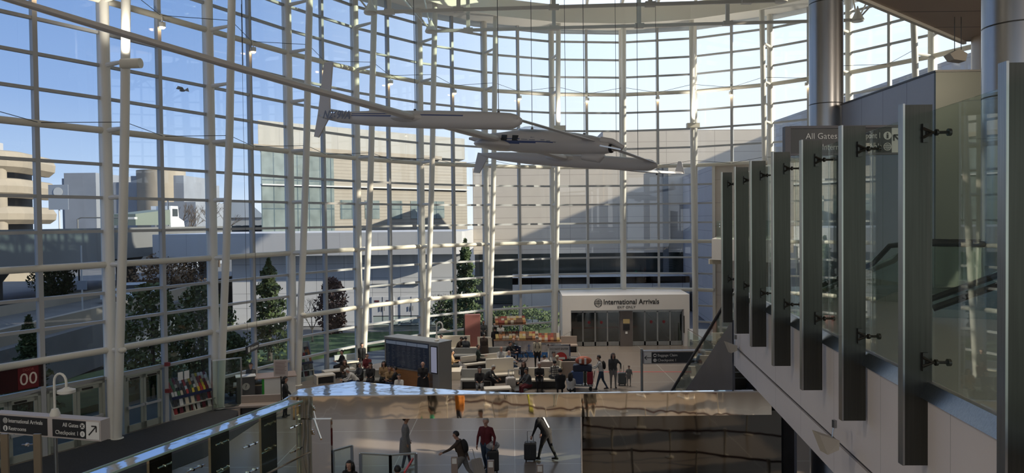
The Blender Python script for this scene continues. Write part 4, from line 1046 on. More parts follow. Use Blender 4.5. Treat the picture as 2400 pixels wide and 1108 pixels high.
# ------------------------------------------------------------------ brochure racks
NAVY = mat('navy_strip', (.02, .03, .09), .5); RACKG = mat('rack_grey_cream', (.42, .42, .37), .5)
BRC = [mat('brochure_%s' % n, c, .5) for n, c in (('red', (.35, .03, .03)), ('white', (.6, .6, .58)), ('yellow', (.50, .38, .04)), ('black', (.03, .03, .03)), ('orange', (.5, .16, .03)), ('green', (.06, .16, .06)), ('cream', (.5, .44, .34)), ('maroon', (.15, .02, .03)))]
pk = {}; BRN = ['red', 'white', 'yellow', 'black', 'orange', 'green', 'cream', 'maroon']
def rack(pa, pb, lab, short, h=1.65):
    a, b = at(*pa, 0), at(*pb, 0); d = b - a; L = d.length
    t = thing('brochure_rack', lab, 'display rack', a, math.atan2(d.y, d.x)); rnd = random.Random(len(lab))
    m = MB(); m.box(0, -.05, 0, L, .75, .2); m.prism([(0, 0, .2), (0, .75, .2), (0, .75, h), (0, .62, h)], (.04, 0, 0)); m.prism([(L - .04, 0, .2), (L - .04, .75, .2), (L - .04, .75, h), (L - .04, .62, h)], (.04, 0, 0)); m.prism([(L / 2 - .03, -.02, .2), (L / 2 - .03, .75, .2), (L / 2 - .03, .75, h), (L / 2 - .03, .6, h)], (.06, 0, 0)); m.box(0, .7, 0, L, .76, h); m.box(0, .02, .5, L, .7, .54); m.build('frame', RACKG, t)
    m = MB(); m.box(0.03, .12, .86, L - .03, .16, .97); m.build('navy_strip', NAVY, t)
    n = int(L / .145); M = Matrix.Rotation(math.atan2(d.y, d.x), 3, 'Z'); rzk = math.atan2(d.y, d.x)
    def put(x, y, z, ci, sc, lb):
        if ('b', ci) not in pk:
            q = MB(); q.prism([(0, 0, 0), (.115, 0, 0), (.115, .07, .19), (0, .07, .19)], (0, .01, 0)); o = q.build('brochure', BRC[ci]); pk[('b', ci)] = o
        else: o = pk[('b', ci)].copy(); COL.objects.link(o)
        v = M @ Vector((x, y, 0)); o.location = (a.x + v.x, a.y + v.y, z); o.rotation_euler = (0, 0, rzk); o.scale = (sc, 1, sc)
        o['label'] = lb; o['category'] = 'brochure'; o['group'] = 'brochures in the ' + short
    for r_ in range(5):
        for i in range(n):
            if n / 2 - .6 < i < n / 2 - .3: continue
            ci = random.Random(i * 7 + len(lab)).randrange(8) if rnd.random() < .6 else rnd.randrange(8)
            x = .06 + i * (L - .12) / n
            put(x, .17 + r_ * .095, .985 + r_ * .135, ci, 1, '%s brochure in the %s, %s row up, %s from left' % (BRN[ci], short, ORDW[r_], ORDW[i]))
    for li, lv in enumerate((.205, .545)):
        for i in range(int(L / .3)):
            put(.1 + i * .29, .1, lv, (1, 0, 3, 6, 7, 1)[rnd.randrange(6)], 1.5, 'large brochure on the %s shelf of the %s, %s from left' % (('bottom', 'middle')[li], short, ORDW[i]))
    return t
rack((408, 985), (506, 958), 'twin brochure rack with red and yellow leaflets beside the glass door', 'twin rack')
rack((688, 896), (738, 888), 'second brochure rack with orange and yellow leaflets right of the info desk', 'second rack', 2.0)

# ------------------------------------------------------------------ info desk and bits near it
p = at(620, 938, 0)
t = thing('information_desk', 'white information desk with a bright green side and wood-grain top', 'desk', p, .35)
m = MB(); m.box(-.1, 0, 0, .0, 1.1, 1.05); m.build('green_side', mat('bright_green', (.03, .36, .04), .5), t); m = MB(); m.box(0, 0, 0, 1.45, 1.1, 1.05); m.build('body', SIGNWHT, t)
m = MB(); m.box(-.5, -.1, 1.05, 1.5, 1.2, 1.10); m.build('top', mat('taupe_wood_top', (.36, .27, .22), .4), t); m = MB(); m.box(-1.3, .1, 0, -.12, 1.0, .72); m.build('low_cabinet', mat('dark_cabinet', (.08, .08, .085), .5), t); m = MB(); m.box(-1.4, .05, .72, -.1, 1.05, .77); m.build('low_top', mat('beige_top', (.42, .34, .22), .5), t)
p = at(646, 900, 1.0)
t = thing('poster_stand', 'white printed notice on a stand behind the information desk', 'notice', (p.x, p.y + .8, 0), .1); m = MB(); m.tube([(0, 0, 0), (0, 0, 1.3)], .03, 8); m.lathe([(.25, 0), (.25, .03), (0, .04)], (0, 0, 0), 14); m.build('stand', DARKST, t)
m = MB(); m.box(-.33, -.03, 1.2, .33, 0, 2.0); nb = m.build('board', mat('pinkish_paper', (.52, .46, .44), .6), t)
m = MB()
for i in range(9): m.box(-.26, -.036, 1.88 - i * .07, (.2 if i % 3 else .26), -.03, 1.90 - i * .07)
m.build('printed_lines', mat('print_brown', (.2, .12, .11), .6), nb)
p = at(548, 958, 0)
t = thing('partition_frame', 'clear partition in a silver frame between brochure rack and information desk', 'partition', p, .5)
for x in (-.9, .35): m = MB(); m.tube([(x, 0, 0), (x, 0, 2.35)], .035, 8); m.build('post', CHROME, t)
m = MB(); m.box(-.9, -.02, 2.3, .35, .02, 2.36); m.box(-.9, -.02, .1, .35, .02, .14); m.build('rail', CHROME, t); m = MB(); m.box(-.87, -.005, .14, .32, .005, 2.3); m.build('clear_panel', GLG, t)
p = at(560, 950, 0); t = thing('information_kiosk', 'dark waist-high kiosk with a circular question mark emblem behind the silver partition', 'kiosk', (p.x + .2, p.y + .4, 0), .4)
m = MB(); m.box(-.4, 0, 0, .4, .5, 1.25); m.build('cabinet', mat('dark_cabinet', (.08, .08, .085), .5), t); m = MB(); m.box(-.45, -.05, 1.25, .45, .55, 1.29); m.build('top', SIGNWHT, t); m = MB(); m.tube([(0, -.01, .8), (0, -.02, .8)], .17, 18); m.build('emblem', mat('grey_emblem', (.35, .35, .33), .5), t); text('?', t, (0, -.03, .8), .26, BLKTXT, align='CENTER')
for i, px in enumerate((397, 412)):
    a_, b_ = NODE[2], NODE[3]; d = (b_ - a_).normalized(); 
    q = a_ + d * (3.2 + i * .33) + Vector((d.y, -d.x, 0)) * .2; t = thing('paper_notice', ('left' if i == 0 else 'right') + ' one of two white paper notices taped to the glass above the twin brochure rack', 'notice', (q.x, q.y, 1.85), math.atan2(d.y, d.x)); m = MB(); m.box(-.13, 0, -.18, .13, .01, .18); m.build('sheet', SIGNWHT, t)
for i, (px, py) in enumerate(((376, 858), (378, 918))):
    a_, b_ = NODE[2], NODE[3]; d = (b_ - a_).normalized(); q = a_ + d * 2.55 + Vector((d.y, -d.x, 0)) * .2; m = MB(); m.cbox((q.x, q.y, (2.5, 1.35)[i]), (.2, .14, .16)); m.build('fire_alarm_box', mat('alarm_red', (.22, .03, .03), .5), label='small dark red box, %s one on the post right of the single glass door pair' % ('upper', 'lower')[i], cat='alarm box')
# fin screen at the lower left
for i, px in enumerate((0, 77)):
    p = atY(px, 1017, 20.0); t = thing('steel_fin_post', 'short bronze fin post at lower left, ' + ('cut by the picture edge' if i == 0 else 'its clamp left of the sign pole'), 'post', (p.x, 20, 0)); m = MB(); m.box(0, 0, 0, .2, .06, p.z); m.build('blade', mat('bronze_fin', (.36, .30, .22), .35, .9), t); m = MB(); m.tube([(0, -.02, p.z - .28), (-.28, -.05, p.z - .28)], .02, 8); m.tube([(-.1, -.05, p.z - .28), (-.16, -.05, p.z - .28)], .05, 10); m.build('glass_clamp', CHROME, t)

# ------------------------------------------------------------------ snack stall
p = at(1240, 842, 0)
PRC = [mat('snack_%s' % n, c, .45) for n, c in (('orange', (.42, .20, .09)), ('yellow', (.50, .38, .16)), ('red', (.28, .07, .05)), ('cream', (.48, .42, .34)), ('brown', (.16, .09, .06)))]
def stall(px, py, w_, h0, lab, rz=0, shelf=True, front='mural'):
    p = at(px, py, 0); t = thing('snack_stand', lab, 'stall', p, rz)
    fr = mat('mural_front', (.52, .48, .46), .5, noise=.25, nscale=3)
    m = MB(); m.box(-w_ / 2, 0, 0, w_ / 2, 1.0, h0); m.build('counter', fr, t)
    m = MB(); m.box(-w_ / 2, -.012, 0.02, w_ / 2, 0, .34); m.build('blue_band', mat('mural_blue', (.03, .14, .38), .5, noise=.5, nscale=5), t)
    m = MB(); m.box(-w_ / 2 - .03, -.04, h0, w_ / 2 + .03, 1.04, h0 + .04); m.build('top', mat('stall_wood', (.22, .12, .07), .5), t)
    for x in (-w_ / 2 + .03, w_ / 2 - .03):
        m = MB(); m.bar((x, .95, h0), (x, .95, h0 + (1.35 if shelf else .6)), .04, .04); m.build('shelf_post', DARKST, t)
    if shelf: m = MB(); m.box(-w_ / 2, .3, h0 + .95, w_ / 2, 1.0, h0 + .98); m.build('shelf', mat('stall_wood', (.22, .12, .07), .5), t)
    return t, p
LABC = ['orange', 'yellow', 'red', 'cream', 'brown']
def packets(p, rz, w_, z0, rows, cols, grp, seed, up=''):
    rnd = random.Random(seed); M = Matrix.Rotation(rz, 3, 'Z')
    for r_ in range(rows):
        for i in range(cols):
            ci = rnd.randrange(5); x = -w_ / 2 + .08 + (w_ - .16) * (i + .5) / cols; y = .15 + r_ * .26; z = z0 + r_ * .10
            q = M @ Vector((x, y, 0)) + Vector((p.x, p.y, z)); lb = '%s snack packet, %s, %s row up, %s from left' % (LABC[ci], grp, ORDW[r_], ORDW[i])
            if ci not in pk:
                m = MB(); m.loft([[(-.09, -.05, 0), (.09, -.05, 0), (.09, .05, 0), (-.09, .05, 0)], [(-.10, -.07, .12), (.10, -.07, .12), (.10, .07, .12), (-.10, .07, .12)], [(-.09, -.01, .25), (.09, -.01, .25), (.09, .01, .25), (-.09, .01, .25)]])
                o = m.build('snack_packet', PRC[ci]); pk[ci] = o
            else: o = pk[ci].copy(); COL.objects.link(o)
            o['label'] = lb; o['category'] = 'snack packet'; o['group'] = 'snack packets, ' + grp; o.location = q; o.rotation_euler = (0, 0, rz + rnd.uniform(-.2, .2))
t, p1 = stall(1198, 833, 2.1, .95, 'left snack stand with a raised upper shelf full of snacks', .1); packets(p1, .1, 2.1, .99, 3, 9, 'lower tray of the left snack stand', 1); packets(p1 + Vector((0, .25, 0)), .1, 2.1, 1.94, 3, 10, 'upper shelf of the left snack stand', 2)
t, p2 = stall(1240, 838, 1.35, 1.05, 'middle snack stand with an anchor painted on its front', -.02, False); packets(p2, -.02, 1.35, 1.09, 3, 6, 'tray of the middle snack stand', 3)
m = MB(); m.tube([(0, -.02, .35), (0, -.02, .85)], .025, 6); m.tube([(.16 * math.sin(a_), -.02, .5 - .16 * math.cos(a_)) for a_ in [-PI * .45 + PI * .9 * i / 8 for i in range(9)]], .025, 6); m.bar((-.1, -.02, .74), (.1, -.02, .74), .03, .03); m.build('anchor', mat('anchor_blue', (.05, .12, .3), .5), t)
t, p3 = stall(1284, 838, 1.65, .95, 'right snack stand with a gull painted on its front', -.04, False); packets(p3, -.04, 1.65, .99, 3, 8, 'tray of the right snack stand', 4)
m = MB(); m.tube([(-.45, -.02, .82), (-.2, -.02, .86), (0, -.02, .76), (.25, -.02, .87), (.5, -.02, .84)], .02, 6); m.build('gull', mat('gull_grey', (.12, .14, .16), .5), t)
p = at(1108, 800, 0); p = atY(1110, 790, 47); t = thing('kiosk_panel', 'tall dull red panel standing by the window left of the snack stand', 'panel', (p.x, 46.5, 0)); m = MB(); m.box(-.6, 0, 0, -.52, .6, 2.5); m.build('frame', DARKST, t); m = MB(); m.box(-.52, 0, 0, .45, .6, 2.5); m.build('red_face', mat('dull_red_panel', (.26, .10, .09), .5), t)
for i in range(3): q = atY(1228 + i * 13, 752, 51.4); m = MB(); m.box(q.x - .17, 51.1, q.z - .13, q.x + .17, 51.2, q.z + .13); m.build('small_notice', SIGNWHT, label='small white card on the window ledge above the snack stands, %s of three' % ('left', 'middle', 'right')[i], cat='notice')
# DO NOT ENTER board
p = at(1311, 882, 0); t = thing('warning_board', 'framed white board reading DO NOT ENTER with a red circle', 'sign', (p.x, p.y, 0), 0)
m = MB(); w_ = .62; m.box(-w_, 0, 0, -w_ + .06, .08, 1.75); m.box(w_ - .06, 0, 0, w_, .08, 1.75); m.box(-w_, 0, 1.69, w_, .08, 1.75); m.box(-w_, 0, .2, w_, .08, .26); m.build('frame', CHROME, t)
m = MB(); m.box(-w_ + .06, .02, .26, w_ - .06, .05, 1.69); m.build('board', mat('board_white', (.50, .49, .48), .5), t)
text('DO NOT ENTER', t, (0, .01, 1.50), .145, BLKTXT, align='CENTER', sx=.95); m = MB(); m.tube([(.1, .02, 1.0), (.1, .008, 1.0)], .33, 28); m.build('red_disc', mat('stop_red', (.50, .04, .04), .5), t); m = MB(); m.box(-.12, -.0, .94, .32, .008, 1.06); m.build('white_bar', SIGNWHT, t)

# ------------------------------------------------------------------ luggage
def suitcase(lab, loc, size, mm, rz=0, tilt=0, handle=True, lie=False, wheels=True):
    w_, d_, h = size; t = thing('suitcase', lab, 'suitcase', loc, rz)
    if tilt: t.rotation_euler = (tilt, 0, rz)
    m = MB(); r = .05; prof = []
    z0 = .06 if wheels else 0
    for (ox, z) in ((r, z0), (0, z0 + r), (0, z0 + h - r), (r, z0 + h)):
        prof.append([(-w_ / 2 + ox, -d_ / 2 + ox * .5, z), (w_ / 2 - ox, -d_ / 2 + ox * .5, z), (w_ / 2 - ox, d_ / 2 - ox * .5, z), (-w_ / 2 + ox, d_ / 2 - ox * .5, z)])
    m.loft(prof); m.build('shell', mm, t)
    if wheels:
        for x in (-w_ / 2 + .06, w_ / 2 - .06):
            for y in (-d_ / 2 + .05, d_ / 2 - .05): m = MB(); m.tube([(x - .015, y, .03), (x + .015, y, .03)], .03, 8); m.build('wheel', RUBBER, t)
    if handle: m = MB(); m.tube([(-w_ * .25, d_ / 2 - .03, z0 + h), (-w_ * .25, d_ / 2 - .03, z0 + h + .35), (w_ * .25, d_ / 2 - .03, z0 + h + .35), (w_ * .25, d_ / 2 - .03, z0 + h)], .012, 6); m.build('telescopic_handle', STEEL, t)
    m = MB(); 
    for i in range(4): x = -w_ / 2 + w_ * (i + .8) / 4.6; m.box(x, -d_ / 2 - .006, z0 + .07, x + .012, -d_ / 2 + .01, z0 + h - .07)
    m.build('ribs', mm, t)
    return t
SBLK = mat('case_black', (.02, .02, .022), .45); SBLU = mat('case_blue', (.05, .09, .22), .4); SRED = mat('case_red', (.28, .015, .03), .4); SGRY = mat('case_grey', (.10, .115, .12), .4); SNAV = mat('case_navy', (.018, .028, .06), .6); SPINK = mat('case_white', (.50, .47, .44), .4)
def cart(lab, loc, rz):
    t = thing('luggage_cart', lab, 'luggage cart', loc, rz)
    m = MB(); m.box(-.75, -.32, .2, .3, .32, .25); m.build('deck', STEEL, t)
    m = MB(); m.tube([(.3, -.3, .2), (.42, -.3, 1.0)], .02, 8); m.tube([(.3, .3, .2), (.42, .3, 1.0)], .02, 8); m.tube([(.42, -.32, 1.0), (.42, .32, 1.0)], .025, 8); m.tube([(.33, -.3, .5), (.33, .3, .5)], .015, 6); m.build('handle_frame', CHROME, t)
    for x, y in ((-.7, 0), (.2, -.28), (.2, .28)): m = MB(); m.tube([(x, y - .02, .09), (x, y + .02, .09)], .09, 12); m.build('wheel', RUBBER, t)
    return t
c0_ = at(1375, 912, 0); rzc = -.12
cart('steel luggage cart loaded with a blue, a red and a dark navy case', (c0_.x, c0_.y, 0), rzc)
suitcase('light blue hard suitcase standing on the loaded cart', (c0_.x - .48, c0_.y - .05, .25), (.62, .30, .62), SBLU, rzc, handle=False)
suitcase('bright red suitcase standing on the loaded cart', (c0_.x + .16, c0_.y - .12, .25), (.30, .42, .62), SRED, rzc, handle=False)
suitcase('grey-green suitcase between the blue and the red case on the cart', (c0_.x - .06, c0_.y + .1, .25), (.16, .40, .60), mat('case_greygreen', (.10, .13, .10), .5), rzc, handle=False)
suitcase('large dark navy suitcase lying across the top of the loaded cart', (c0_.x - .2, c0_.y, .95), (.95, .45, .30), SNAV, rzc, handle=False, wheels=False)
t = thing('patterned_bag', 'bulging red, orange and white patterned bag on top of the loaded cart', 'bag', (c0_.x - .15, c0_.y, 1.26)); m = MB(); m.sphere((0, 0, .2), (.42, .24, .22), 16, 10); m.build('bag_body', mat('bag_orange_red', (.40, .10, .05), .6, noise=.6, nscale=5), t, smooth=True)
m = MB(); m.box(-.24, -.235, .1, -.12, -.2, .32); m.box(.02, -.25, .05, .12, -.2, .34); m.build('white_patch', SIGNWHT, t)
c1_ = at(1345, 880, 0); cart('second luggage cart behind the loaded one, a dark bag on it', (c1_.x, c1_.y, 0), .1)
t = thing('duffel_bag', 'dark grey duffel bag on the luggage cart behind', 'bag', (c1_.x - .2, c1_.y, .25)); m = MB(); m.tube([(-.5, 0, .6), (-.4, 0, .6), (.4, 0, .6), (.5, 0, .6)], [.1, .2, .2, .1], 12); m.box(-.4, -.3, 0, .3, .3, .42); m.build('bag_body', SBLK, t, smooth='auto')
p = at(1458, 902, 0); suitcase('small ribbed grey suitcase held between the woman and the child', p, (.42, .26, .60), SGRY, .05)
p = at(1196, 916, 0); suitcase('white upright suitcase leaning beside the pale table block', p, (.45, .28, .66), SPINK, .3, .12)
p = at(1155, 1106, 0); suitcase('black trolley case with a black and white bag strapped on, beside the dark red jacket', p, (.40, .30, .70), SBLK, .1)
t = thing('tote_bag', 'black and white patterned bag on the black trolley case', 'bag', (p.x, p.y, .77)); m = MB(); m.sphere((0, 0, .14), (.24, .18, .16), 12, 8); m.build('bag_body', mat('bag_black_white', (.25, .25, .26), .6, noise=.95, nscale=9), t, smooth=True)
p = at(1243, 1080, 0); suitcase('black wheeled suitcase beside the person leaning over', p, (.42, .28, .62), SBLK, -.1)
p = at(1118, 1104, 0); p = at(1122, 1112, 0.1); p.z = 0; suitcase('cream suitcase with telescopic handle pulled at the bottom of the picture', p, (.42, .28, .55), SPINK, .6, -.5)
p = at(1212, 918, 0); t = cart('silver trolley standing in front of the dark grey shirted sitter', (p.x, p.y, 0), PI / 2 + .3)
# wheelchair by the older couple
p = at(1222, 846, 0); t = thing('wheelchair', 'dark wheelchair parked behind the older couple near the snack stands', 'wheelchair', p, .6)
for y in (-.28, .28): m = MB(); m.tube([(.3 * math.cos(a_), y, .3 + .3 * math.sin(a_)) for a_ in [2 * PI * i / 20 for i in range(21)]], .02, 6, False); m.build('wheel', RUBBER, t)
m = MB(); m.box(-.2, -.25, .48, .25, .25, .54); m.box(-.24, -.25, .5, -.2, .25, .95); m.build('seat', mat('wheelchair_navy', (.02, .025, .05), .6), t); m = MB(); m.tube([(-.22, -.25, .95), (-.36, -.25, .98)], .02, 6); m.tube([(-.22, .25, .95), (-.36, .25, .98)], .02, 6); m.tube([(.25, -.22, .48), (.45, -.22, .1)], .02, 6); m.tube([(.25, .22, .48), (.45, .22, .1)], .02, 6); m.build('frame', CHROME, t)
# small things
p = at(1145, 907, 0); m = MB(); m.lathe([(0, 0), (.035, 0), (.045, .14), (0, .14)], (p.x, p.y, .46), 14); m.build('paper_cup', SIGNWHT, label='white paper cup beside the hooded person in black', cat='cup')
# ------------------------------------------------------------------ outside
ASPH = mat('asphalt', (.12, .12, .125), .9, noise=.15, nscale=.5); GRASS = mat('lawn', (.06, .09, .03), .95, noise=.3, nscale=1.5)
m = MB(); m.box(-260, -40, -.4, 260, 420, -.36); m.build('ground', ASPH, kind='structure')
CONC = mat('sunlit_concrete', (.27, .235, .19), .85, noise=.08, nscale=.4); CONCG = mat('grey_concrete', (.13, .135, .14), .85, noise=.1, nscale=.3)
m = MB(); m.prism([(-24, 26, -.35), (-20.5, 33, -.35), (-17, 42, -.35), (-12, 48, -.35), (-6, 53, -.35), (3, 55, -.35), (3, 58, -.35), (-14, 56, -.35), (-24, 44, -.35), (-28, 30, -.35)], (0, 0, .33)); m.build('lawn_strip', GRASS, label='dark green lawn strip outside the window wall', cat='lawn')
# elevated roadway
t = thing('elevated_roadway', 'grey concrete elevated roadway on round piers crossing behind the left windows', 'overpass', (-33, 30, 0))
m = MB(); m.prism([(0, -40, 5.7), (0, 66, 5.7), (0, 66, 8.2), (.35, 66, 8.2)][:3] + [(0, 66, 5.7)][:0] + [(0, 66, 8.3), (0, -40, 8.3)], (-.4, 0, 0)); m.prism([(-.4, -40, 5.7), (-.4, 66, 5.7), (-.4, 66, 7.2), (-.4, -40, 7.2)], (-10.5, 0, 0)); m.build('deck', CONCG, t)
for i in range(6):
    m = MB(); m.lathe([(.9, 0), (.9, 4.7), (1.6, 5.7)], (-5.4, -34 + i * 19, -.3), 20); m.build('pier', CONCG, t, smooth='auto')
t = thing('raised_road', 'raised street with sunlit retaining wall left of the hall, below the elevated roadway', 'road', (-24, 26, 0))
m = MB(); m.prism([(0, 2, 0), (-3, 52, 0), (-40, 52, 0), (-40, 2, 0)], (0, 0, 2.6)); m.build('road_bed', ASPH, t)
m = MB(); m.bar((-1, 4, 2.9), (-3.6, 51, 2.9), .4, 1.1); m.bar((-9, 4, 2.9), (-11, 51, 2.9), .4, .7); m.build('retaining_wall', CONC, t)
# parking garage with rounded bands
t = thing('parking_garage', 'sunlit concrete parking garage with rounded stacked bands at the far left', 'building', (-58, 84, 0), .24)
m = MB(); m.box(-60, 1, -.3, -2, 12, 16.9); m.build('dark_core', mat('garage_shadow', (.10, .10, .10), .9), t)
for i, (z0, z1) in enumerate(((14.9, 17.4), (11.9, 14.2), (8.8, 10.9), (5.4, 7.7), (1.2, 4.4))):
    m = MB(); rings = []
    path = [(-60, 0)] + [(-3.2 + 3.2 * math.sin(a), 3.2 - 3.2 * math.cos(a)) for a in [PI / 2 * q / 6 for q in range(7)]] + [(0, 12)]
    prof = [(0, 0), (-.7, .25 * (z1 - z0)), (-.8, .6 * (z1 - z0)), (-.35, .95 * (z1 - z0)), (0, z1 - z0), (.5, z1 - z0), (.5, 0)]
    for j, (x, y) in enumerate(path):
        nx, ny = (0, -1) if j == 0 else ((1, 0) if j == len(path) - 1 else (math.sin(PI / 2 * (j - 1) / 6), -math.cos(PI / 2 * (j - 1) / 6)))
        rings.append([(x - nx * o, y - ny * o, z0 + h) for o, h in prof])
    m.loft(rings); m.build('concrete_band', CONC, t)
for i in range(5): m = MB(); m.tube([(-1.5 - i * 8, 1.0, -.3), (-1.5 - i * 8, 1.0, 17)], .8, 14); m.build('round_pier', CONC, t, smooth='auto')
m = MB(); m.box(-60, 6, 17, -6, 14, 19.5); m.build('roof_block', mat('garage_roof_grey', (.36, .36, .38), .8), t)
# mid-distance buildings
GB = mat('far_grey_facade', (.20, .22, .26), .8, noise=.1, nscale=.2)
def bld(lab, parts, cat='building'):
    x, y = parts[0][1], parts[0][2]; t = thing('building', lab, cat, (x, y, -.3))
    for nm, x0, y0, z0, x1, y1, z1, mm in parts:
        m = MB(); m.box(x0 - x, y0 - y, z0, x1 - x, y1 - y, z1); m.build(nm, mm, t)
    return t
def pxX(px, Y): return (px - 1200) / F * Y
Y = 165
bld('dark grey stepped far building right of the parking garage', [('wall', pxX(148, Y), Y, 0, pxX(245, Y), Y + 20, 19.6, GB), ('wall', pxX(172, Y), Y - 3, 0, pxX(245, Y), Y, 20.6, GB), ('upper_block', pxX(172, Y), Y + 1, 19.6, pxX(245, Y), Y + 14, 20.6, GB)])
t = thing('building', 'far concrete building with a rounded drum end behind the second window bay', 'building', (pxX(330, Y), Y, -.3))
m = MB(); m.box(-6, 0, 0, 10, 20, 18.6); m.box(-2, 0, 18.6, 10, 18, 20); m.build('wall', GB, t)
m = MB(); m.tube([(3.5, 3, 0), (3.5, 3, 21.3)], 5.2, 24); m.build('drum', CONC, t, smooth='auto')
bld('low far grey building below the bare trees', [('wall', pxX(385, 150), 150, 0, pxX(460, 150), 165, 13.5, GB)])
FB = mat('far_pale_facade', (.27, .285, .31), .8)
t = bld('pale low building with a shallow gabled roof far behind the third window bay', [('wall', pxX(488, 190), 190, 0, pxX(625, 190), 210, 10.5, FB)])
m = MB(); w_ = pxX(625, 190) - pxX(488, 190); m.prism([(0, -.5, 10.5), (w_, -.5, 10.5), (w_ * .72, -.5, 14.5), (w_ * .28, -.5, 14.5)], (0, 20, 0)); m.build('roof', mat('blue_grey_roof', (.30, .34, .40), .8), t)
for i in range(7):
    m = MB(); m.box(1 + i * 2.1, -.1, 5.5, 2.3 + i * 2.1, 0, 8.5); m.build('window', mat('dark_far_window', (.08, .1, .13), .2), t)
# glass and louvre office building
LV = lines_mat('louvre_facade', (.25, .225, .19), (.17, .15, .125), 0, .42, .6, .07, .05, 'X'); LV2 = lines_mat('pale_roof_screen', (.26, .255, .24), (.19, .185, .18), 2.6, 0, .6, .06, .03, 'X')
BG = lines_mat('blue_green_glazing', (.17, .205, .205), (.07, .1, .12), 1.5, 3.4, .08, .12, .25, 'X', 0, 1.0)
a, b = Vector((-29.2, 84.5, 0)), Vector((-6.5, 106.0, 0)); d = b - a; L = d.length
t = thing('office_building', 'tall tan louvred office building with a blue-green glazed corner, outside the middle windows', 'building', (a.x, a.y, 0), math.atan2(d.y, d.x))
BV = Matrix.Rotation(-math.atan2(d.y, d.x), 3, 'Z') @ Vector((-.30, .954, 0)) * 20
def shear(m, x0, y0, z0, x1, z1): m.prism([(x0, y0, z0), (x1, y0, z0), (x1, y0, z1), (x0, y0, z1)], BV)
m = MB(); shear(m, 9.5, 0, 6.0, L, 17.2); m.build('louvred_wall', LV, t)
m = MB(); shear(m, 0, -.15, 6.5, 9.5, 17.2); m.build('glazed_corner', BG, t)
m = MB(); shear(m, 0, .4, 17.6, L, 20.6); m.build('roof_screen', LV2, t)
m = MB(); m.box(-1.0, -.6, 17.2, L - 5, .6, 17.7); m.build('cornice', CONC, t)
for i in range(5): m = MB(); m.box(10.4 + i * 3.6, -.06, 9.0, 12.6 + i * 3.6, 0, 11.4); m.build('window', BG, t)
m = MB(); m.box(0, -.5, 13.0, L, 0, 13.15); m.build('sun_shade', FRAME, t)
# white annex
WP = lines_mat('white_annex_panels', (.60, .60, .62), (.22, .23, .25), 2.4, 1.25, .55, .03, .03, 'X')
t = thing('annex_building', 'low white panelled annex with double doors and a rounded canopy, right outside the middle windows', 'building', (-24, 62, 0))
m = MB(); m.box(0, 0, -.3, 19.6, 14, 5.8); m.build('wall', WP, t)
m = MB(); m.prism([(-6, -1.5, 5.8), (19.2, -1.5, 5.8), (19.8, -1.2, 5.8), (20, -.6, 5.8), (20, 14, 5.8), (-6, 14, 5.8)], (0, 0, 1.9)); m.build('canopy', lines_mat('canopy_panels', (.46, .46, .48), (.3, .3, .32), 3.2, 0, .5, .03, .02, 'X'), t)
for i, px in enumerate((895, 962)):
    x = pxX(px, 62) + 24; m = MB(); m.box(x - .95, -.06, -.1, x + .95, 0, 2.15); dr_ = m.build('door', mat('annex_door', (.55, .56, .60), .5), t)
    m = MB(); m.box(x - .01, -.08, -.1, x + .01, -.05, 2.15); m.tube([(x - .12, -.12, .95), (x - .12, -.12, 1.35)], .025, 6); m.tube([(x + .12, -.12, .95), (x + .12, -.12, 1.35)], .025, 6); m.build('handle', DARKST, dr_)
    m = MB(); m.box(x - .7, -.08, 1.7, x - .3, -.05, 1.86); m.box(x + .3, -.08, 1.7, x + .7, -.05, 1.86); m.build('door_plate', mat('dark_maroon', (.10, .03, .04), .5), dr_)
    m = MB(); m.box(x - .9, -.2, 3.2, x + .9, 0, 3.27); m.build('light_bar', CONCG, t)
t = thing('glass_rail', 'low dark-capped glass rail in front of the white annex doors', 'railing', (-11, 57, 0)); m = MB(); m.box(0, 0, .0, 5.5, .03, 1.1); m.build('glass', GLG, t); m = MB(); m.bar((0, 0, 1.13), (5.5, 0, 1.13), .06, .06); m.bar((5.5, 0, 1.13), (7.2, -2.6, 1.13), .06, .06); m.build('cap', DARKST, t)
# tan terminal building in the middle and on the right
TP = lines_mat('terminal_panels', (.55, .48, .40), (.36, .31, .26), 5.0, 1.1, .7, .05, .03, 'X')
TD = lines_mat('terminal_lower_glass', (.07, .09, .095), (.09, .10, .10), 3.4, 2.1, .1, .1, .1, 'X', 0, .8)
t = thing('terminal_building', 'tan panelled terminal building with a diagonal shadow, filling the view behind the arrivals portal', 'building', (-4, 75, 0))
m = MB(); m.box(0, 0, 5.1, 13.5, 22, 14.0); m.box(13.5, 0.02, 5.1, 31, 22, 17.7); m.build('upper_wall', TP, t)
m = MB(); m.box(0, 2.5, -.3, 31, 22, 5.1); m.build('glazed_ground_floor', TD, t)
m = MB(); m.box(4, -5.5, -.3, 21, -4.8, 3.0); m.box(4, -5.5, 2.4, 21, 0, 3.0); m.build('low_parapet', lines_mat('parapet_panels', (.46, .46, .46), (.2, .2, .2), 2.9, 0, .6, .05, .03, 'X'), t)
m = MB(); m.box(19.6, -.5, 0, 20.1, 0, 14); m.build('downpipe_strip', CONCG, t)
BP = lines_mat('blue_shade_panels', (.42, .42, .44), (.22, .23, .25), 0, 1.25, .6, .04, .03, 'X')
t = thing('terminal_wing', 'side wing of the terminal with grey panels, right of the dark vertical strip', 'building', (16.3, 58, 0))
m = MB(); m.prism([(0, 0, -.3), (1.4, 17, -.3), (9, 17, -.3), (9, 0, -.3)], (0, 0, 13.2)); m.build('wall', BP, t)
t = thing('terminal_pier', 'large tan building rising behind the right hand windows', 'building', (40.5, 62, 0))
m = MB(); m.prism([(2, 0, -.3), (0, 52, -.3), (28, 52, -.3), (28, 0, -.3)], (0, 0, 23.8)); m.build('wall', TP, t)
m = MB(); m.box(2.2, -8, -.3, 28, 0, 17); m.build('stepped_wall', TP, t)
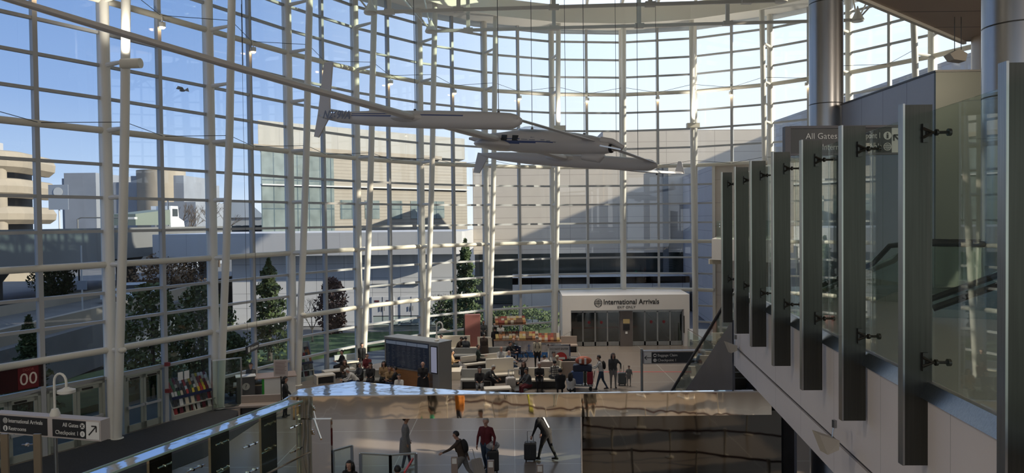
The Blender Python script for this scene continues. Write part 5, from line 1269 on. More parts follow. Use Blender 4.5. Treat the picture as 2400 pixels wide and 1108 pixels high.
m = MB(); m.box(-9, 40, -.3, 0, 60, 18.5); m.build('side_block', TP, t)

# trees
LEAF = mat('evergreen_leaf', (.045, .075, .022), .7, noise=.4, nscale=3); LEAF2 = mat('olive_leaf', (.085, .105, .028), .7, noise=.4, nscale=3); BARK = mat('bark', (.08, .06, .045), .9); REDL = mat('reddish_leaf', (.09, .045, .035), .8, noise=.3, nscale=3)
def tree(lab, x, y, h, r, kind, mm=None, z0=-.3):
    t = thing({'bare': 'bare_tree', 'conifer': 'conifer', 'bush': 'shrub'}[kind], lab, 'shrub' if kind == 'bush' else 'tree', (x, y, z0))
    rnd = random.Random(int(x * 31 + y * 17)); m = MB()
    if kind == 'bare':
        def br(p, d, l, rr, n):
            q = p + d * l; m.tube([p, q], [rr, rr * .6], 5, caps=False)
            if n:
                for _ in range(3): br(q, (d + Vector((rnd.uniform(-.7, .7), rnd.uniform(-.7, .7), rnd.uniform(-.1, .5)))).normalized(), l * rnd.uniform(.6, .8), rr * .6, n - 1)
        br(Vector((0, 0, 0)), Vector((0, 0, 1)), h * .3, h * .018, 5); m.build('branches', BARK, t); return t
    m.tube([(0, 0, 0), (0, 0, h * .9)], [h * .02 + .04, .02], 7); m.build('trunk', BARK, t)
    m = MB(); n = 3800 if kind == 'conifer' else 3000
    for _ in range(n):
        if kind == 'conifer':
            u = rnd.random() ** .8; z = h * (.08 + .92 * u); tier = .75 + .25 * math.sin(u * 38); rr = r * (1 - u) ** .8 * tier * rnd.uniform(.55, 1.05)
        else:
            u = rnd.random(); z = h * (.08 + .9 * u); rr = r * math.sin(PI * (u * .85 + .12)) ** .6 * rnd.uniform(.5, 1.05)
        a = rnd.uniform(0, 2 * PI); lob = 1 + .25 * math.sin(a * 3 + z * 2); p = Vector((rr * lob * math.cos(a), rr * lob * math.sin(a), z + rnd.uniform(-.1, .1))); s = rnd.uniform(.07, .19)
        u1 = Vector((rnd.gauss(0, 1), rnd.gauss(0, 1), rnd.gauss(0, 1))).normalized(); u2 = u1.orthogonal().normalized()
        m.add([p - u1 * s, p + u2 * s * .5, p + u1 * s, p - u2 * s * .5], [(0, 1, 2, 3)])
    m.build('foliage', mm or LEAF, t); return t
tree('tall narrow conifer right of the middle columns, outside', pxX(1090, 56), 56, 7.4, 1.9, 'conifer')
tree('bushy evergreen outside the third window bay', pxX(628, 45), 45, 6.6, 2.0, 'conifer', LEAF2)
tree('bushy evergreen outside the second window bay', pxX(352, 38), 38, 5.8, 1.7, 'bush', LEAF2)
tree('evergreen shrub between the two bushy evergreens', pxX(470, 42), 42, 5.4, 1.6, 'bush', LEAF2)
tree('low evergreen outside the leftmost windows', pxX(62, 33), 33, 4.6, 1.2, 'conifer')
tree('reddish columnar shrub in front of the white annex', pxX(775, 56), 56, 4.6, 1.1, 'bush', REDL)
tree('dark low shrub at the annex corner', pxX(1070, 59), 59, 2.6, 2.2, 'bush')
tree('leafy shrub low behind the third tube column', pxX(535, 37), 37, 3.2, .9, 'bush', LEAF2)
tree('wide dark hedge shrub outside behind the snack stall', pxX(1215, 58), 58, 1.9, 3.2, 'bush')
tree('bare winter tree far off left of the gabled roof', pxX(430, 140), 140, 14, 4, 'bare')
tree('bare winter tree far off in front of the gabled roof', pxX(512, 150), 150, 14.5, 4, 'bare')
tree('bare winter tree tallest of those behind the grey drum', pxX(470, 155), 155, 13.5, 4, 'bare')
tree('small bare bush before the white annex', pxX(728, 52), 52, 3.8, 1, 'bare')
tree('small bare tree left of the tall narrow conifer', pxX(1030, 57), 57, 3.6, 1, 'bare')
tree('brown leafy bush across the raised road', pxX(400, 62), 62, 4.2, 2.8, 'bush', mat('brown_leaf', (.14, .085, .045), .8, noise=.4, nscale=3), 2.3)
tree('dark shrub at the foot of the parking garage', pxX(125, 62), 62, 3.6, 1.6, 'bush', LEAF, 2.3)
# dump truck on the elevated roadway
t = thing('dump_truck', 'white-cabbed dump truck on the elevated roadway', 'truck', (-37.2, 75.5, 7.2), PI / 2 - .1)
TW = mat('truck_white', (.70, .74, .80), .3); TG = mat('truck_body_green_grey', (.14, .17, .15), .6)
m = MB(); m.loft([[(1.2, -1.1, 1.0), (1.2, 1.1, 1.0), (1.2, 1.1, 3.3), (1.2, -1.1, 3.3)], [(2.9, -1.1, 1.0), (2.9, 1.1, 1.0), (2.75, 1.0, 3.3), (2.75, -1.0, 3.3)]]); m.loft([[(2.9, -.95, 1.0), (2.9, .95, 1.0), (2.9, .95, 2.1), (2.9, -.95, 2.1)], [(4.4, -.8, .9), (4.4, .8, .9), (4.4, .7, 1.7), (4.4, -.7, 1.7)]]); m.build('cab', TW, t)
m = MB(); m.box(1.5, -1.13, 2.2, 2.5, 1.13, 3.0); m.box(2.76, -.9, 2.3, 2.85, .9, 3.0); m.build('windows', mat('truck_glass', (.05, .06, .07), .1), t)
m = MB(); m.prism([(-5, -1.2, 1.3), (.9, -1.2, 1.3), (.9, -1.2, 2.9), (-5, -1.2, 2.4)], (0, 2.4, 0)); m.build('dump_body', TG, t)
for x in (-4, -2.8, 3.3):
    for y in (-1.15, .85): m = MB(); m.tube([(x, y, .5), (x, y + .3, .5)], .5, 16); m.build('wheel', RUBBER, t)
m = MB(); m.tube([(1.05, -.9, 1.2), (1.05, -.9, 3.9)], .08, 8); m.build('exhaust_pipe', CHROME, t)
# street lamps, signs, car
for i, (px, Y, z0, z1, lab) in enumerate(((183, 66, 7.6, 13.6, 'thin street lamp on the elevated roadway right of the garage'),)):
    x = pxX(px, Y); t = thing('street_lamp', lab, 'street lamp', (x, Y, z0 - 4.6)); m = MB(); m.tube([(0, 0, 0), (0, 0, 9.0), (.4, 0, 9.1), (4.6, 0, 9.1)][:1] + [(0, 0, 6.1), (.3, 0, 6.25), (4.3, 0, 6.2)], .07, 6); m.build('pole', CONCG, t)
    m = MB(); m.cbox((4.7, 0, 6.15), (1.2, .5, .2)); m.build('lamp_head', FRAME, t)
p = atY(138, 462, 70); t = thing('street_sign', 'grey rectangular road sign on a pole in front of the parking garage', 'sign', (p.x, 70, 5)); m = MB(); m.tube([(0, 0, 0), (0, 0, p.z - 5)], .08, 6); m.build('pole', FRAME, t)
m = MB(); m.box(-.95, -.1, p.z - 6.2, .95, -.05, p.z - 3.8); m.build('plate', mat('sign_grey_blue', (.22, .25, .30), .5), t); m = MB(); m.tube([(0, -.12, p.z - 4.5), (0, -.14, p.z - 4.5)], .45, 16); m.build('circle_mark', FRAME, t)
p = atY(192, 668, 48); t = thing('street_sign', 'small blue-grey street sign on a thin pole beyond the leftmost windows', 'sign', (p.x, 48, 2.3)); m = MB(); m.tube([(0, 0, 0), (0, 0, 4.9)], .05, 6); m.build('pole', FRAME, t)
m = MB(); m.box(-.3, -.06, p.z - 2.6, .35, -.03, p.z - 2.0); m.build('plate', mat('sign_grey_blue', (.22, .25, .30), .5), t)
p = atY(316, 690, 56); t = thing('parked_car', 'white and blue car on the raised road beyond the second window bay', 'car', (p.x, 56, 2.6), .3)
m = MB(); m.loft([[(-2.2, y, .35), (-2.2, y, .9), (-1.3, y * .92, 1.0), (-.8, y * .8, 1.45), (.7, y * .8, 1.45), (1.3, y * .92, .98), (2.2, y, .85), (2.2, y, .35)] for y in (-.88, .88)]); m.build('car_body', mat('car_pale_blue', (.55, .62, .72), .25, .3), t)
m = MB(); m.box(-.9, -.9, .98, .9, .9, 1.36); m.build('windows', mat('truck_glass', (.05, .06, .07), .1), t)
for x in (-1.4, 1.4):
    for y in (-.92, .72): m = MB(); m.tube([(x, y, .33), (x, y + .2, .33)], .33, 14); m.build('wheel', RUBBER, t)
# flying bird
p = atY(428, 212, 60); t = thing('bird', 'small dark bird in the sky outside, left of the second tube column pair', 'bird', p)
m = MB(); m.sphere((0, 0, 0), (.28, .1, .1), 10, 6); m.add([(-.15, 0, .05), (.15, 0, .05), (.05, -.1, .25), (-.3, -.2, .35), (-.45, -.2, .1)], [(0, 1, 2, 3, 4)]); m.add([(-.1, 0, .05), (.15, 0, .05), (.4, .1, .25), (.5, .1, -.1)], [(0, 1, 2, 3)]); m.build('body', BLACK, t)
# ------------------------------------------------------------------ people
SK = [mat('skin_light', (.46, .27, .20), .5), mat('skin_tan', (.34, .19, .12), .5), mat('skin_brown', (.16, .08, .05), .5)]
HB = mat('hair_black', (.012, .010, .010), .5); HBR = mat('hair_brown', (.05, .025, .015), .5); HG = mat('hair_grey', (.30, .29, .28), .6)
def cm(n, c): return mat('cloth_' + n, c, .85, noise=.12, nscale=25)
BLK = cm('black', (.013, .013, .015)); NVY = cm('navy', (.02, .03, .06)); DGR = cm('dark_grey', (.05, .055, .06)); GRY = cm('grey', (.17, .17, .17)); WHT = cm('white', (.52, .51, .49)); CRM = cm('cream', (.46, .41, .31)); LBL = cm('light_blue', (.17, .24, .36)); MAR = cm('maroon', (.10, .012, .018)); TAN_ = cm('tan', (.26, .17, .09)); BRN = cm('brown', (.055, .038, .028)); JEAN = cm('denim', (.035, .06, .10)); OLV = cm('dark_green', (.022, .035, .028)); SHOE = mat('dark_shoe', (.02, .018, .016), .5); SHOEW = mat('white_shoe', (.55, .55, .55), .5); ORG = cm('orange', (.55, .20, .03))
def plaid():
    if 'plaid' in MATS: return MATS['plaid']
    m = bpy.data.materials.new('cloth_plaid'); m.use_nodes = True; t = m.node_tree; b = t.nodes['Principled BSDF']; b.inputs['Roughness'].default_value = .85
    co = t.nodes.new('ShaderNodeTexCoord'); sep = t.nodes.new('ShaderNodeSeparateXYZ'); t.links.new(co.outputs['Object'], sep.inputs[0]); prev = None
    for ax in ('X', 'Z'):
        f = t.nodes.new('ShaderNodeMath'); f.operation = 'MULTIPLY'; f.inputs[1].default_value = 9; t.links.new(sep.outputs[ax], f.inputs[0]); g = t.nodes.new('ShaderNodeMath'); g.operation = 'FRACT'; t.links.new(f.outputs[0], g.inputs[0]); l = t.nodes.new('ShaderNodeMath'); l.operation = 'LESS_THAN'; l.inputs[1].default_value = .3; t.links.new(g.outputs[0], l.inputs[0])
        if prev is None: prev = l.outputs[0]
        else:
            q = t.nodes.new('ShaderNodeMath'); q.operation = 'MAXIMUM'; t.links.new(prev, q.inputs[0]); t.links.new(l.outputs[0], q.inputs[1]); prev = q.outputs[0]
    mi = t.nodes.new('ShaderNodeMixRGB'); mi.inputs[1].default_value = (.45, .43, .38, 1); mi.inputs[2].default_value = (.03, .03, .035, 1); t.links.new(prev, mi.inputs[0]); t.links.new(mi.outputs[0], b.inputs['Base Color']); MATS['plaid'] = m; return m
PQ = []
def pdir(a): return Vector((0, math.sin(a), -math.cos(a)))
def person(lab, loc, yaw, pose='stand', skin=0, hair=HB, top=BLK, bot=DGR, shoe=SHOE, H=1.72, hairlen='short', walk=0.0, lean=0.0, arms=((0, 0), (0, 0)), armout=(.12, .12), long=False, head=0.0, fat=1.0, vox=.024, extra=None, bald=False, seatz=.46, cap=None, hood=False, skirt=False):
    """local frame: +Y is where the person faces; arms: (shoulder forward angle, elbow bend) for left and right"""
    S = H / 1.72; fat *= 1.13; caps = []                               # (points, radii, material slot)
    if pose == 'sit': hz = (seatz + .11)
    elif pose == 'stand':
        if walk: hz = .92 - .03 - .05 * abs(walk)
        else: hz = .92
    hz_l = hz if pose != 'sit' else hz / S
    P0 = Vector((0, 0, hz_l)); up = Vector((0, math.sin(lean), math.cos(lean)))
    fwd = Vector((0, math.cos(lean), -math.sin(lean)))
    chest = P0 + up * .34; neck = P0 + up * .52
    hl = lean * .55 + head; upH = Vector((0, math.sin(hl), math.cos(hl))); fwH = Vector((0, math.cos(hl), -math.sin(hl)))
    hc = neck + up * .05 + upH * .13 + fwH * .02
    f = fat
    # torso
    for x in (-.07, .07): caps.append(([P0 + Vector((x, 0, 0)), P0 + up * .15 + Vector((x * .9, .0, 0)), chest + Vector((x * 1.25, 0, 0)), P0 + up * .44 + Vector((x * 1.2, 0, 0))], [.115 * f, .105 * f, .115 * f, .085 * f], 1))
    caps.append(([P0 + Vector((-.09, 0, -.02)), P0 + Vector((.09, 0, -.02))], [.11 * f, .11 * f], 2))
    caps.append(([P0 + up * .46 + Vector((-.15, 0, 0)), P0 + up * .49, P0 + up * .46 + Vector((.15, 0, 0))], [.065, .07, .065], 1))
    caps.append(([neck - up * .02, hc - upH * .05], [.058, .052], 0))
    caps.append(([hc + upH * .035, hc - upH * .01 + fwH * .01, hc - upH * .075 + fwH * .025], [.092, .088, .060], 0))
    caps.append(([hc - upH * .0 + fwH * .095, hc - upH * .022 + fwH * .112], [.014, .020], 0))
    for x in (-1, 1): caps.append(([hc + Vector((x * .09, 0, 0)) + upH * .02, hc + Vector((x * .094, 0, 0)) - upH * .02], [.018, .014], 0))
    feet = []
    for s_i, x in enumerate((-.09, .09)):
        hip = P0 + Vector((x, 0, -.03)); sg = 1 if s_i == 0 else -1
        if pose == 'sit': th, kb = R(84), R(84) + (.12 * sg if walk else 0)
        elif walk: th, kb = sg * walk * .5 + .08, (.1 if sg * walk > 0 else .55 * abs(walk))
        else: th, kb = .05 * sg, .08
        kn = hip + pdir(th) * .43 + Vector((x * .25, 0, 0)); an = kn + pdir(th - kb) * .42
        if pose == 'sit': an.z = max(an.z, .08 / S)
        toe = an + Vector((x * .3, .15, -.03 if not (walk and sg * walk < 0) else -.07)); heel = an + Vector((0, -.05, -.04))
        caps.append(([hip, (hip + kn) / 2, kn], [.098 * f, .082 * f, .062], 2)); caps.append(([kn, kn * .6 + an * .4, an], [.062, .056, .042], 2))
        caps.append(([heel, an + Vector((0, .03, -.04)), toe], [.038, .045, .036], 3)); feet.append(min(heel.z, toe.z) - .04)
    hands = []
    for s_i, x in enumerate((-1, 1)):
        sa, eb = arms[s_i]; sh = P0 + up * .455 + Vector((x * .175, 0, 0)); o = armout[s_i]
        sa2 = sa - lean * .0
        d1 = (pdir(sa2) + Vector((x * o, 0, 0))).normalized(); el = sh + d1 * .29
        d2 = (pdir(sa2 + eb) + Vector((-x * (.35 if eb > .5 else -.05), 0, 0))).normalized(); wr = el + d2 * .25
        caps.append(([sh, (sh + el) / 2, el], [.062 * f, .052 * f, .045], 1)); caps.append(([el, el * .5 + wr * .5, wr - d2 * .01], [.045, .040, .032], 1)); hands.append((wr, d2, x))
        caps.append(([wr, wr + d2 * .085], [.026, .030], 0))
    if pose == 'stand' and not walk:
        pass
    dz = -min(feet) if pose == 'stand' else 0
    root = thing('person', lab, 'person', loc, yaw)
    PQ.append((root, caps, [SK[skin], top, bot, shoe], S, dz, vox, hands))
    Z = Vector((0, 0, dz))
    def Tm(v): return (v + Z) * S
    # hair
    M = Matrix((Vector((1, 0, 0)), fwH, upH)).transposed()
    if cap or hood or not bald:
        hm = cap or (top if hood else hair); b = MB(); n1, n2 = 16, 10; vs = []; ro = .112 if hood else .103
        for i in range(n2 + 1):
            for k in range(n1):
                a_ = 2 * PI * k / n1; fr = math.sin(a_)                         # fr = 1 at the face
                lim = PI * (.36 if fr > .35 else (.50 if fr > -.2 else .66)); th_ = lim * i / n2
                vs.append(Tm(hc + M @ Vector((ro * .95 * math.sin(th_) * math.cos(a_), ro * 1.06 * math.sin(th_) * math.sin(a_) - .008, ro * 1.12 * math.cos(th_) + .022))))
        fs = [(i * n1 + k, (i + 1) * n1 + k, (i + 1) * n1 + (k + 1) % n1, i * n1 + (k + 1) % n1) for i in range(n2) for k in range(n1)]
        b.add(vs, fs)
        if cap and cap is not True: b.tube([Tm(hc + M @ Vector((0, .06, .06))), Tm(hc + M @ Vector((0, .16, .045)))], [.07 * S, .055 * S], 8)
        if hairlen == 'long' and not cap:
            for x in (-.06, -.02, .02, .06): b.tube([Tm(hc + M @ Vector((x, -.05, .05))), Tm(hc + M @ Vector((x * 1.3, -.09, -.08))), Tm(hc + Vector((x * 1.4, -.10, -.26))), Tm(hc + Vector((x * 1.1, -.10, -.36)))], [.05 * S, .045 * S, .035 * S, .012 * S], 8)
            for x in (-.088, .088): b.tube([Tm(hc + M @ Vector((x * .8, .02, .06))), Tm(hc + M @ Vector((x, .03, -.05))), Tm(hc + Vector((x * 1.1, .04, -.2)))], [.03 * S, .028 * S, .012 * S], 8)
        if hood: b.tube([Tm(hc + M @ Vector((0, -.06, .02))), Tm(neck + Vector((0, -.08, 0)))], [.09 * S, .09 * S], 12)
        o = b.build('cap' if cap else ('hood' if hood else 'hair'), hm, root, smooth=True)
    b = MB()
    for x in (-.034, .034): b.sphere(Tm(hc + M @ Vector((x, .083, .005))), .0115 * S, 8, 6)
    b.build('eyes', BLACK, root, smooth=True)
    b = MB(); b.sphere(Tm(hc + M @ Vector((0, .087, -.058))), (.022 * S, .008 * S, .007 * S), 8, 6); b.build('mouth', mat('lip', (.25, .08, .07), .5), root, smooth=True)
    if long:                                                   # hem of a long coat
        b = MB(); rings = []
        for q, (z, rx, ry) in enumerate(((.05, .20, .14), (-.15, .22, .16), (-.42, .235, .175))):
            c = P0 + Vector((0, -.02 + .0 * q, z)); rings.append([Tm(c + Vector((rx * f * math.cos(2 * PI * k / 18), ry * f * math.sin(2 * PI * k / 18), 0))) for k in range(18)])
        b.loft(rings, caps=True); b.build('coat_skirt', top, root, smooth='auto')
    if extra == 'backpack':
        b = MB(); c = P0 + up * .30 - fwd * .18; b.sphere(Tm(c), 1.0, 14, 10, Matrix((Vector((.15 * S, 0, 0)), fwd * .10 * S, up * .22 * S)).transposed()); b.build('backpack', BLK, root, smooth=True)
        for x in (-.1, .1): b = MB(); b.tube([Tm(P0 + up * .45 + Vector((x, -.09, .03))), Tm(P0 + up * .5 + Vector((x, 0, .05))), Tm(P0 + up * .40 + Vector((x, 0, 0)) + fwd * .13), Tm(P0 + up * .2 + Vector((x * 1.2, 0, 0)) + fwd * .11)], .018 * S, 6); b.build('strap', BLK, root)
    if extra == 'reflective':
        b = MB(); q = [Tm(P0 + up * h + Vector((x, 0, 0)) - fwd * .15) for x, h in ((-.04, .48), (.04, .48), (.04, .1), (-.04, .1))]; b.prism(q, (0, -.012, 0)); b.build('reflective_strip', mat('silver_tape', (.7, .7, .7), .3), root)
    if extra == 'phone':
        wr, d2, x = hands[1]; b = MB(); b.cbox(Tm(wr + d2 * .12 + Vector((0, .02, .03))), (.07, .012, .14)); b.build('phone', mat('phone_dark', (.03, .03, .04), .2), root)
    return root
def ph(px, py, hh): 
    """plan point of a head seen at that pixel when it is hh above the floor"""
    p = at(px, py, hh); return (p.x, p.y, 0)
# yaw 0 faces away from the viewer, PI faces the viewer, PI/2 faces left, -PI/2 faces right
def sit(px, py, yaw, lab, **k):
    H = k.get('H', 1.72); hh = k.pop('hh', 1.20); p = ph(px, py, hh); l = k.get('lean', 0)
    off = .52 * math.sin(l) + .05; d = Vector((-math.sin(yaw), math.cos(yaw), 0)) * off
    return person(lab, (p[0] - d.x, p[1] - d.y, 0), yaw, 'sit', **k)
def stand(px, py, yaw, lab, **k):
    H = k.get('H', 1.72); l = k.get('lean', 0); hh = k.pop('hh', 1.60 * H / 1.72 - (.52 * (1 - math.cos(l)))); p = ph(px, py, hh)
    d = Vector((-math.sin(yaw), math.cos(yaw), 0)) * (.55 * math.sin(l)); return person(lab, (p[0] - d.x, p[1] - d.y, 0), yaw, 'stand', **k)
LAPS = ((.55, .9), (.55, .9)); PHN = ((.45, 1.25), (.45, 1.25))
sit(1124, 869, PI, 'person seated facing the viewer in a black hooded sweater, hood up', hood=True, top=BLK, bot=GRY, arms=LAPS)
sit(1154, 856, -PI / 2 - .3, 'grey-haired person in a dark tee bent forward with hands clasped', hair=HG, top=DGR, bot=BLK, lean=.75, arms=((.5, .5), (.5, .5)), skin=1)
sit(1194, 829, -PI / 2 + .4, 'bald person in a light blue shirt seated on a cream bench', bald=True, top=LBL, bot=JEAN, arms=LAPS, fat=1.2)
sit(1227, 855, PI - .2, 'woman with long brown hair seated between the light blue shirt and the dark grey tee', hairlen='long', hair=HBR, top=BLK, bot=BLK, arms=LAPS)
sit(1233, 871, PI / 2 + .5, 'person in a dark grey tee seated behind the silver trolley', top=DGR, bot=MAR, lean=.2, arms=((.7, .5), (.6, .6)), skin=1, fat=1.1)
sit(1264, 858, PI, 'grey-haired person in a black jacket seated facing the viewer with folded hands', hair=HG, top=BLK, bot=BLK, arms=PHN, fat=1.05)
sit(1299, 852, 0.4, 'person in a black and white plaid shirt seated with back to the viewer', top=plaid(), bot=DGR, arms=LAPS, fat=1.1)
sit(1313, 875, 0, 'broad person in black seated with back to the viewer, nearest the bulkhead', top=BLK, bot=BLK, fat=1.25, arms=LAPS, hh=1.15)
sit(1338, 886, -.3, 'person with long black hair and light top seated with back to the viewer', hairlen='long', top=WHT, bot=BLK, arms=LAPS, hh=1.05, H=1.6)
sit(1306, 836, PI - .5, 'person in a cream jacket and beige cap seated in front of the red circle', cap=CRM, top=CRM, bot=TAN_, lean=.35, arms=LAPS, hh=1.25)
sit(1298, 829, -2.6, 'dark-haired person in a white shirt seated left of the red circle', top=WHT, bot=GRY, lean=.2, arms=LAPS, hh=1.25)
sit(1122, 815, -PI / 2, 'woman in a dark green coat seated in profile facing right on the long cream bench', top=OLV, bot=BLK, hair=HBR, arms=LAPS)
sit(1061, 828, -PI / 2, 'person in a tan jacket seated with a phone right of the flight board', top=TAN_, bot=DGR, skin=1, arms=PHN, extra='phone', lean=.1)
sit(1081, 794, -PI / 2 - .5, 'person in a black beanie leaning right on the grey bench', cap=BLK, top=BRN, bot=NVY, lean=.45, arms=LAPS)
sit(1092, 795, -.2, 'person in a dark grey jacket seated beside the beanie wearer, back to the viewer', top=DGR, bot=BLK, fat=1.2, arms=LAPS)
sit(1196, 806, -PI / 2 - .4, 'person in a dark jacket seated bent forward beside the wheelchair', top=BLK, bot=NVY, lean=.3, arms=LAPS, fat=1.1)
sit(1204, 799, PI + .3, 'bald older person in a dark jacket seated behind the bent-forward one', bald=True, top=DGR, bot=NVY, arms=LAPS, fat=1.1)
sit(1175, 824, PI, 'pink-faced person in a white shirt seated low on the grey bench block', bald=True, top=WHT, bot=GRY, arms=LAPS, hh=1.1)
sit(1115, 780, PI, 'person in a red top seated far back before the dull red panel', top=MAR, bot=BLK, arms=LAPS)
sit(1033, 790, PI / 2, 'dark-clad person seated just behind the flight board lamp', top=NVY, bot=BLK, arms=LAPS)
sit(1189, 797, PI, 'small black-haired child with a pinkish top seated in front of the left snack stand', top=cm('dusty_pink', (.30, .14, .12)), bot=GRY, H=1.2, hh=.95, arms=LAPS)
stand(1133, 757, PI, 'person in a dark top standing near the window behind the brown coated one', top=DGR, bot=BLK, skin=1, arms=((.3, 1.2), (.3, 1.2)))
stand(1134, 787, -.2, 'person in a long brown coat standing with back to the viewer among the benches', top=BRN, bot=BLK, long=True, fat=1.15, arms=((.1, .2), (.1, .2)))
stand(1160, 772, .3, 'person all in black with white shoes standing before the left snack stand', top=BLK, bot=BLK, shoe=SHOEW, arms=((.2, .6), (.3, .9)))
stand(1173, 763, PI, 'snack vendor with dark hair and a white shirt behind the left snack stand', top=WHT, bot=BLK, hairlen='long', arms=((.3, .5), (.3, .5)))
stand(1259, 798, PI, 'woman in an open cream jacket standing in front of the middle snack stand', top=CRM, bot=BLK, arms=((.0, .15), (.0, .15)), walk=.25, extra='backpack')
sit(1277, 843, .5, 'person in a white top bent forward seated behind the black jacketed one', top=WHT, bot=BLK, lean=.8, arms=LAPS, hh=.95)
# group by the window and the flight board
sit(800, 828, PI / 2 + .6, 'dark silhouette seated by the window left of the standing visitor', top=BLK, bot=BLK, arms=PHN)
stand(848, 812, PI + .2, 'person in black standing behind the maroon-clad sitter, close to a tube column', top=BLK, bot=BLK, arms=((.1, .1), (.1, .1)), hh=1.45, H=1.6)
sit(860, 837, PI, 'person in a maroon jacket seated in front of the standing person in black', top=MAR, bot=BLK, hair=HBR, arms=LAPS)
sit(808, 851, PI + .3, 'person with long brown hair and dark clothes seated left of the white jacket', hairlen='long', hair=HBR, top=BRN, bot=BLK, arms=PHN)
sit(817, 872, PI / 2 + .3, 'person in a white jacket and light cap bent forward above the bulkhead top', cap=WHT, top=WHT, bot=NVY, lean=.75, arms=LAPS, hh=1.0)
sit(842, 857, PI / 2 + .9, 'person in a grey top and cap seated in the middle of the window group', cap=GRY, top=DGR, bot=BRN, arms=LAPS)
sit(899, 855, PI, 'long-haired woman in an open tan coat seated in front of the flight board', hairlen='long', top=TAN_, bot=BLK, arms=PHN)
sit(913, 866, PI + .5, 'curly black-haired person in a tan top seated right of the woman in the tan coat', top=TAN_, bot=NVY, arms=LAPS)
sit(924, 868, PI / 2, 'dark-jacketed person seated with back turned at the right of the window group', top=BLK, bot=NVY, fat=1.1, arms=LAPS)
sit(935, 893, PI, 'dark-haired person seated low, only the head showing above the bulkhead top', top=WHT, bot=BLK, hh=1.0, H=1.6, arms=LAPS)
sit(868, 868, PI, 'person in black slumped between maroon sitter and bulkhead with a dark bag', top=BLK, bot=BLK, hh=1.0, arms=LAPS, hood=True)
stand(991, 856, PI, 'bald person in a black coat standing with a phone before the wooden board base', bald=True, top=BLK, bot=BLK, long=True, fat=1.15, arms=((.25, 1.1), (.3, 1.3)), extra='phone')
stand(668, 892, -PI / 2 + .2, 'hooded person in black with a white cap brim left of the bulkhead corner', hood=True, top=BLK, bot=BLK, arms=((.2, .5), (.4, .5)))
stand(588, 859, PI, 'attendant with brown hair behind the silver partition at the information desk', top=DGR, bot=BLK, hair=HBR, arms=((.2, .6), (.2, .6)))
# arrivals
stand(1405, 839, PI / 2 - .15, 'man in a white tee with a black backpack pushing the loaded luggage cart', top=WHT, bot=JEAN, walk=.55, lean=.15, arms=((.7, .6), (.7, .6)), extra='backpack', skin=1)
stand(1437, 835, PI, 'woman with long dark hair in a dark jacket, one arm reaching to the grey suitcase', hairlen='long', top=DGR, bot=GRY, arms=((-.1, .1), (.2, .3)), armout=(1.0, .15), fat=1.05)
stand(1474, 861, PI, 'small child in a light grey outfit standing beside the grey suitcase', top=GRY, bot=GRY, H=1.02, arms=((.2, .3), (.2, .3)), armout=(.3, .5))
# nearer travellers seen below the bulkhead
stand(950, 987, -PI / 2 + .25, 'man in a long grey coat walking right at the bottom of the picture', top=GRY, bot=NVY, long=True, walk=.3, arms=((.1, .3), (-.1, .3)), hair=HB, skin=1, vox=.016, H=1.78, shoe=SHOEW)
stand(1072, 1017, PI / 2 - .2, 'man in a dark jacket with a backpack striding left, pulling a cream case', top=BRN, bot=GRY, walk=.8, lean=.3, arms=((.9, .2), (-.5, .1)), extra='backpack', vox=.016, H=1.75)
stand(1139, 990, PI - .3, 'grey-haired man in a dark red jacket walking towards the viewer with a trolley case', top=MAR, bot=JEAN, hair=HG, walk=.5, arms=((.1, .5), (.1, .15)), armout=(.5, .35), vox=.016, H=1.80)
p = at(1282, 1078, 0); person('person in black with reflective strips leaning over towards the black wheeled suitcase, legs apart', (p.x, p.y, 0), PI / 2 - .5, 'stand', top=BLK, bot=BLK, walk=.55, lean=.55, arms=((.3, .1), (.1, .1)), extra='reflective', vox=.016, H=1.85, fat=1.1)
stand(820, 1093, PI - .3, 'woman with long curly black hair, only her head above the picture bottom', hairlen='long', top=BLK, bot=BLK, vox=.018)
stand(932, 1106, .3, 'dark-haired person at the very bottom edge beside the red belt', top=BLK, bot=BLK, vox=.02)
# queueing people mirrored in the bulkhead
QP = [(-2.2, -1.2, 'orange jacket', ORG, NVY), (-1.2, 2.2, 'white coat', WHT, BLK), (-3.0, 1.6, 'green top', cm('mint', (.05, .5, .3)), BLK), (.6, -4.2, 'yellow trousers', GRY, cm('yellow_green', (.35, .38, .03))), (-.6, -6.2, 'blue jacket', cm('royal_blue', (.03, .10, .40)), BLK), (1.9, -5.4, 'pale denim', BLK, cm('pale_denim', (.35, .45, .5))), (-3.6, -4.2, 'maroon sweater', MAR, BLK), (2.6, .6, 'black coat', BLK, BLK), (3.2, -2.2, 'black hat and coat', BLK, BLK)]
for i, (x, y, nm, tp, bt) in enumerate(QP): person('queueing person with ' + nm + ', seen mirrored in the polished bulkhead', (x, y, 0), R(40 * i), 'stand', top=tp, bot=bt, arms=((.2, .5), (.1, .3)), vox=.035)

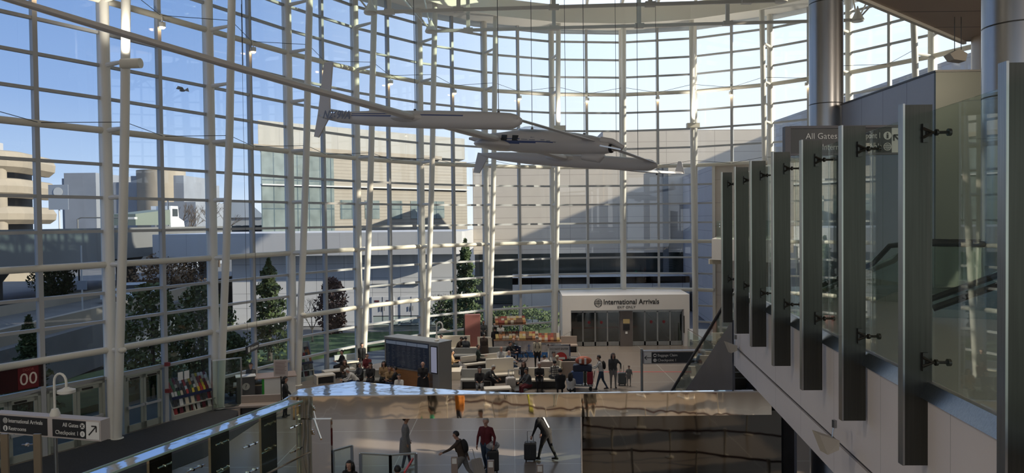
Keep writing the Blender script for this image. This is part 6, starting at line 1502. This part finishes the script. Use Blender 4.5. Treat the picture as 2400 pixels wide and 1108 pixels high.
def flush_people():
    objs = []
    for root, caps, mats, S, dz, vox, hands in PQ:
        b = MB()
        for pts, rs, mi in caps:
            pts = [(Vector(p) + Vector((0, 0, dz))) * S for p in pts]; rs = [r * S for r in rs]
            b.tube(pts, rs, 10)
            for p, r in zip(pts, rs): b.sphere(p, r, 10, 6)
        me = bpy.data.meshes.new('body'); me.from_pydata(b.v, [], b.f); o = bpy.data.objects.new('body', me); COL.objects.link(o)
        rm = o.modifiers.new('r', 'REMESH'); rm.mode = 'VOXEL'; rm.voxel_size = vox; sm = o.modifiers.new('s', 'SMOOTH'); sm.factor = .5; sm.iterations = 2
        objs.append(o)
    C.view_layer.update(); dg = C.evaluated_depsgraph_get()
    for o, (root, caps, mats, S, dz, vox, hands) in zip(objs, PQ):
        me = bpy.data.meshes.new_from_object(o.evaluated_get(dg)); bpy.data.objects.remove(o)
        segs = []
        for pts, rs, mi in caps:
            pts = [(Vector(p) + Vector((0, 0, dz))) * S for p in pts]
            for a, c, r0, r1 in zip(pts, pts[1:], rs, rs[1:]): segs.append((a, c - a, max((c - a).length_squared, 1e-8), r0 * S, r1 * S, mi))
        for m_ in mats: me.materials.append(m_)
        idx = []
        for p in me.polygons:
            c = p.center; best = 9; bi = 0
            for a, d, l2, r0, r1, mi in segs:
                u = min(1, max(0, (c - a).dot(d) / l2)); v = (c - a - d * u).length - (r0 + (r1 - r0) * u)
                if v < best: best = v; bi = mi
            idx.append(bi)
        me.polygons.foreach_set('material_index', idx); me.polygons.foreach_set('use_smooth', [True] * len(idx))
        # fingers: four of unequal length, slightly curled, and a thumb on the side of each palm
        fb = MB()
        for wr, d2, x in hands:
            wr = (wr + Vector((0, 0, dz))) * S; side = Vector((0, 1, 0)) - d2 * d2.y; side = side.normalized() if side.length > .1 else Vector((0, 0, 1)); nrm = d2.cross(side) * x
            base = wr + d2 * .095 * S
            for i, (o_, l) in enumerate(((.026, .066), (.009, .074), (-.009, .070), (-.026, .054))):
                q = base + side * o_ * S; k1 = q + (d2 * .96 - nrm * .2).normalized() * l * .5 * S; k2 = k1 + (d2 * .8 - nrm * .6).normalized() * l * .5 * S
                fb.tube([q - d2 * .02 * S, q, k1, k2], [.009 * S, .009 * S, .0085 * S, .007 * S], 6)
            q = wr + d2 * .035 * S + side * .025 * S; fb.tube([q, q + (side * .8 + d2 * .5) * .035 * S, q + (side * .8 + d2 * 1.3) * .045 * S], [.012 * S, .010 * S, .008 * S], 6)
        bm = bmesh.new(); bm.from_mesh(me); vs = [bm.verts.new(v) for v in fb.v]; bm.verts.ensure_lookup_table()
        for f_ in fb.f:
            nf = bm.faces.new([vs[i] for i in f_]); nf.smooth = True; nf.material_index = 0
        bm.to_mesh(me); bm.free(); me.name = 'body'
        ob = bpy.data.objects.new('body', me); COL.objects.link(ob); ob.parent = root
flush_text()
flush_people()
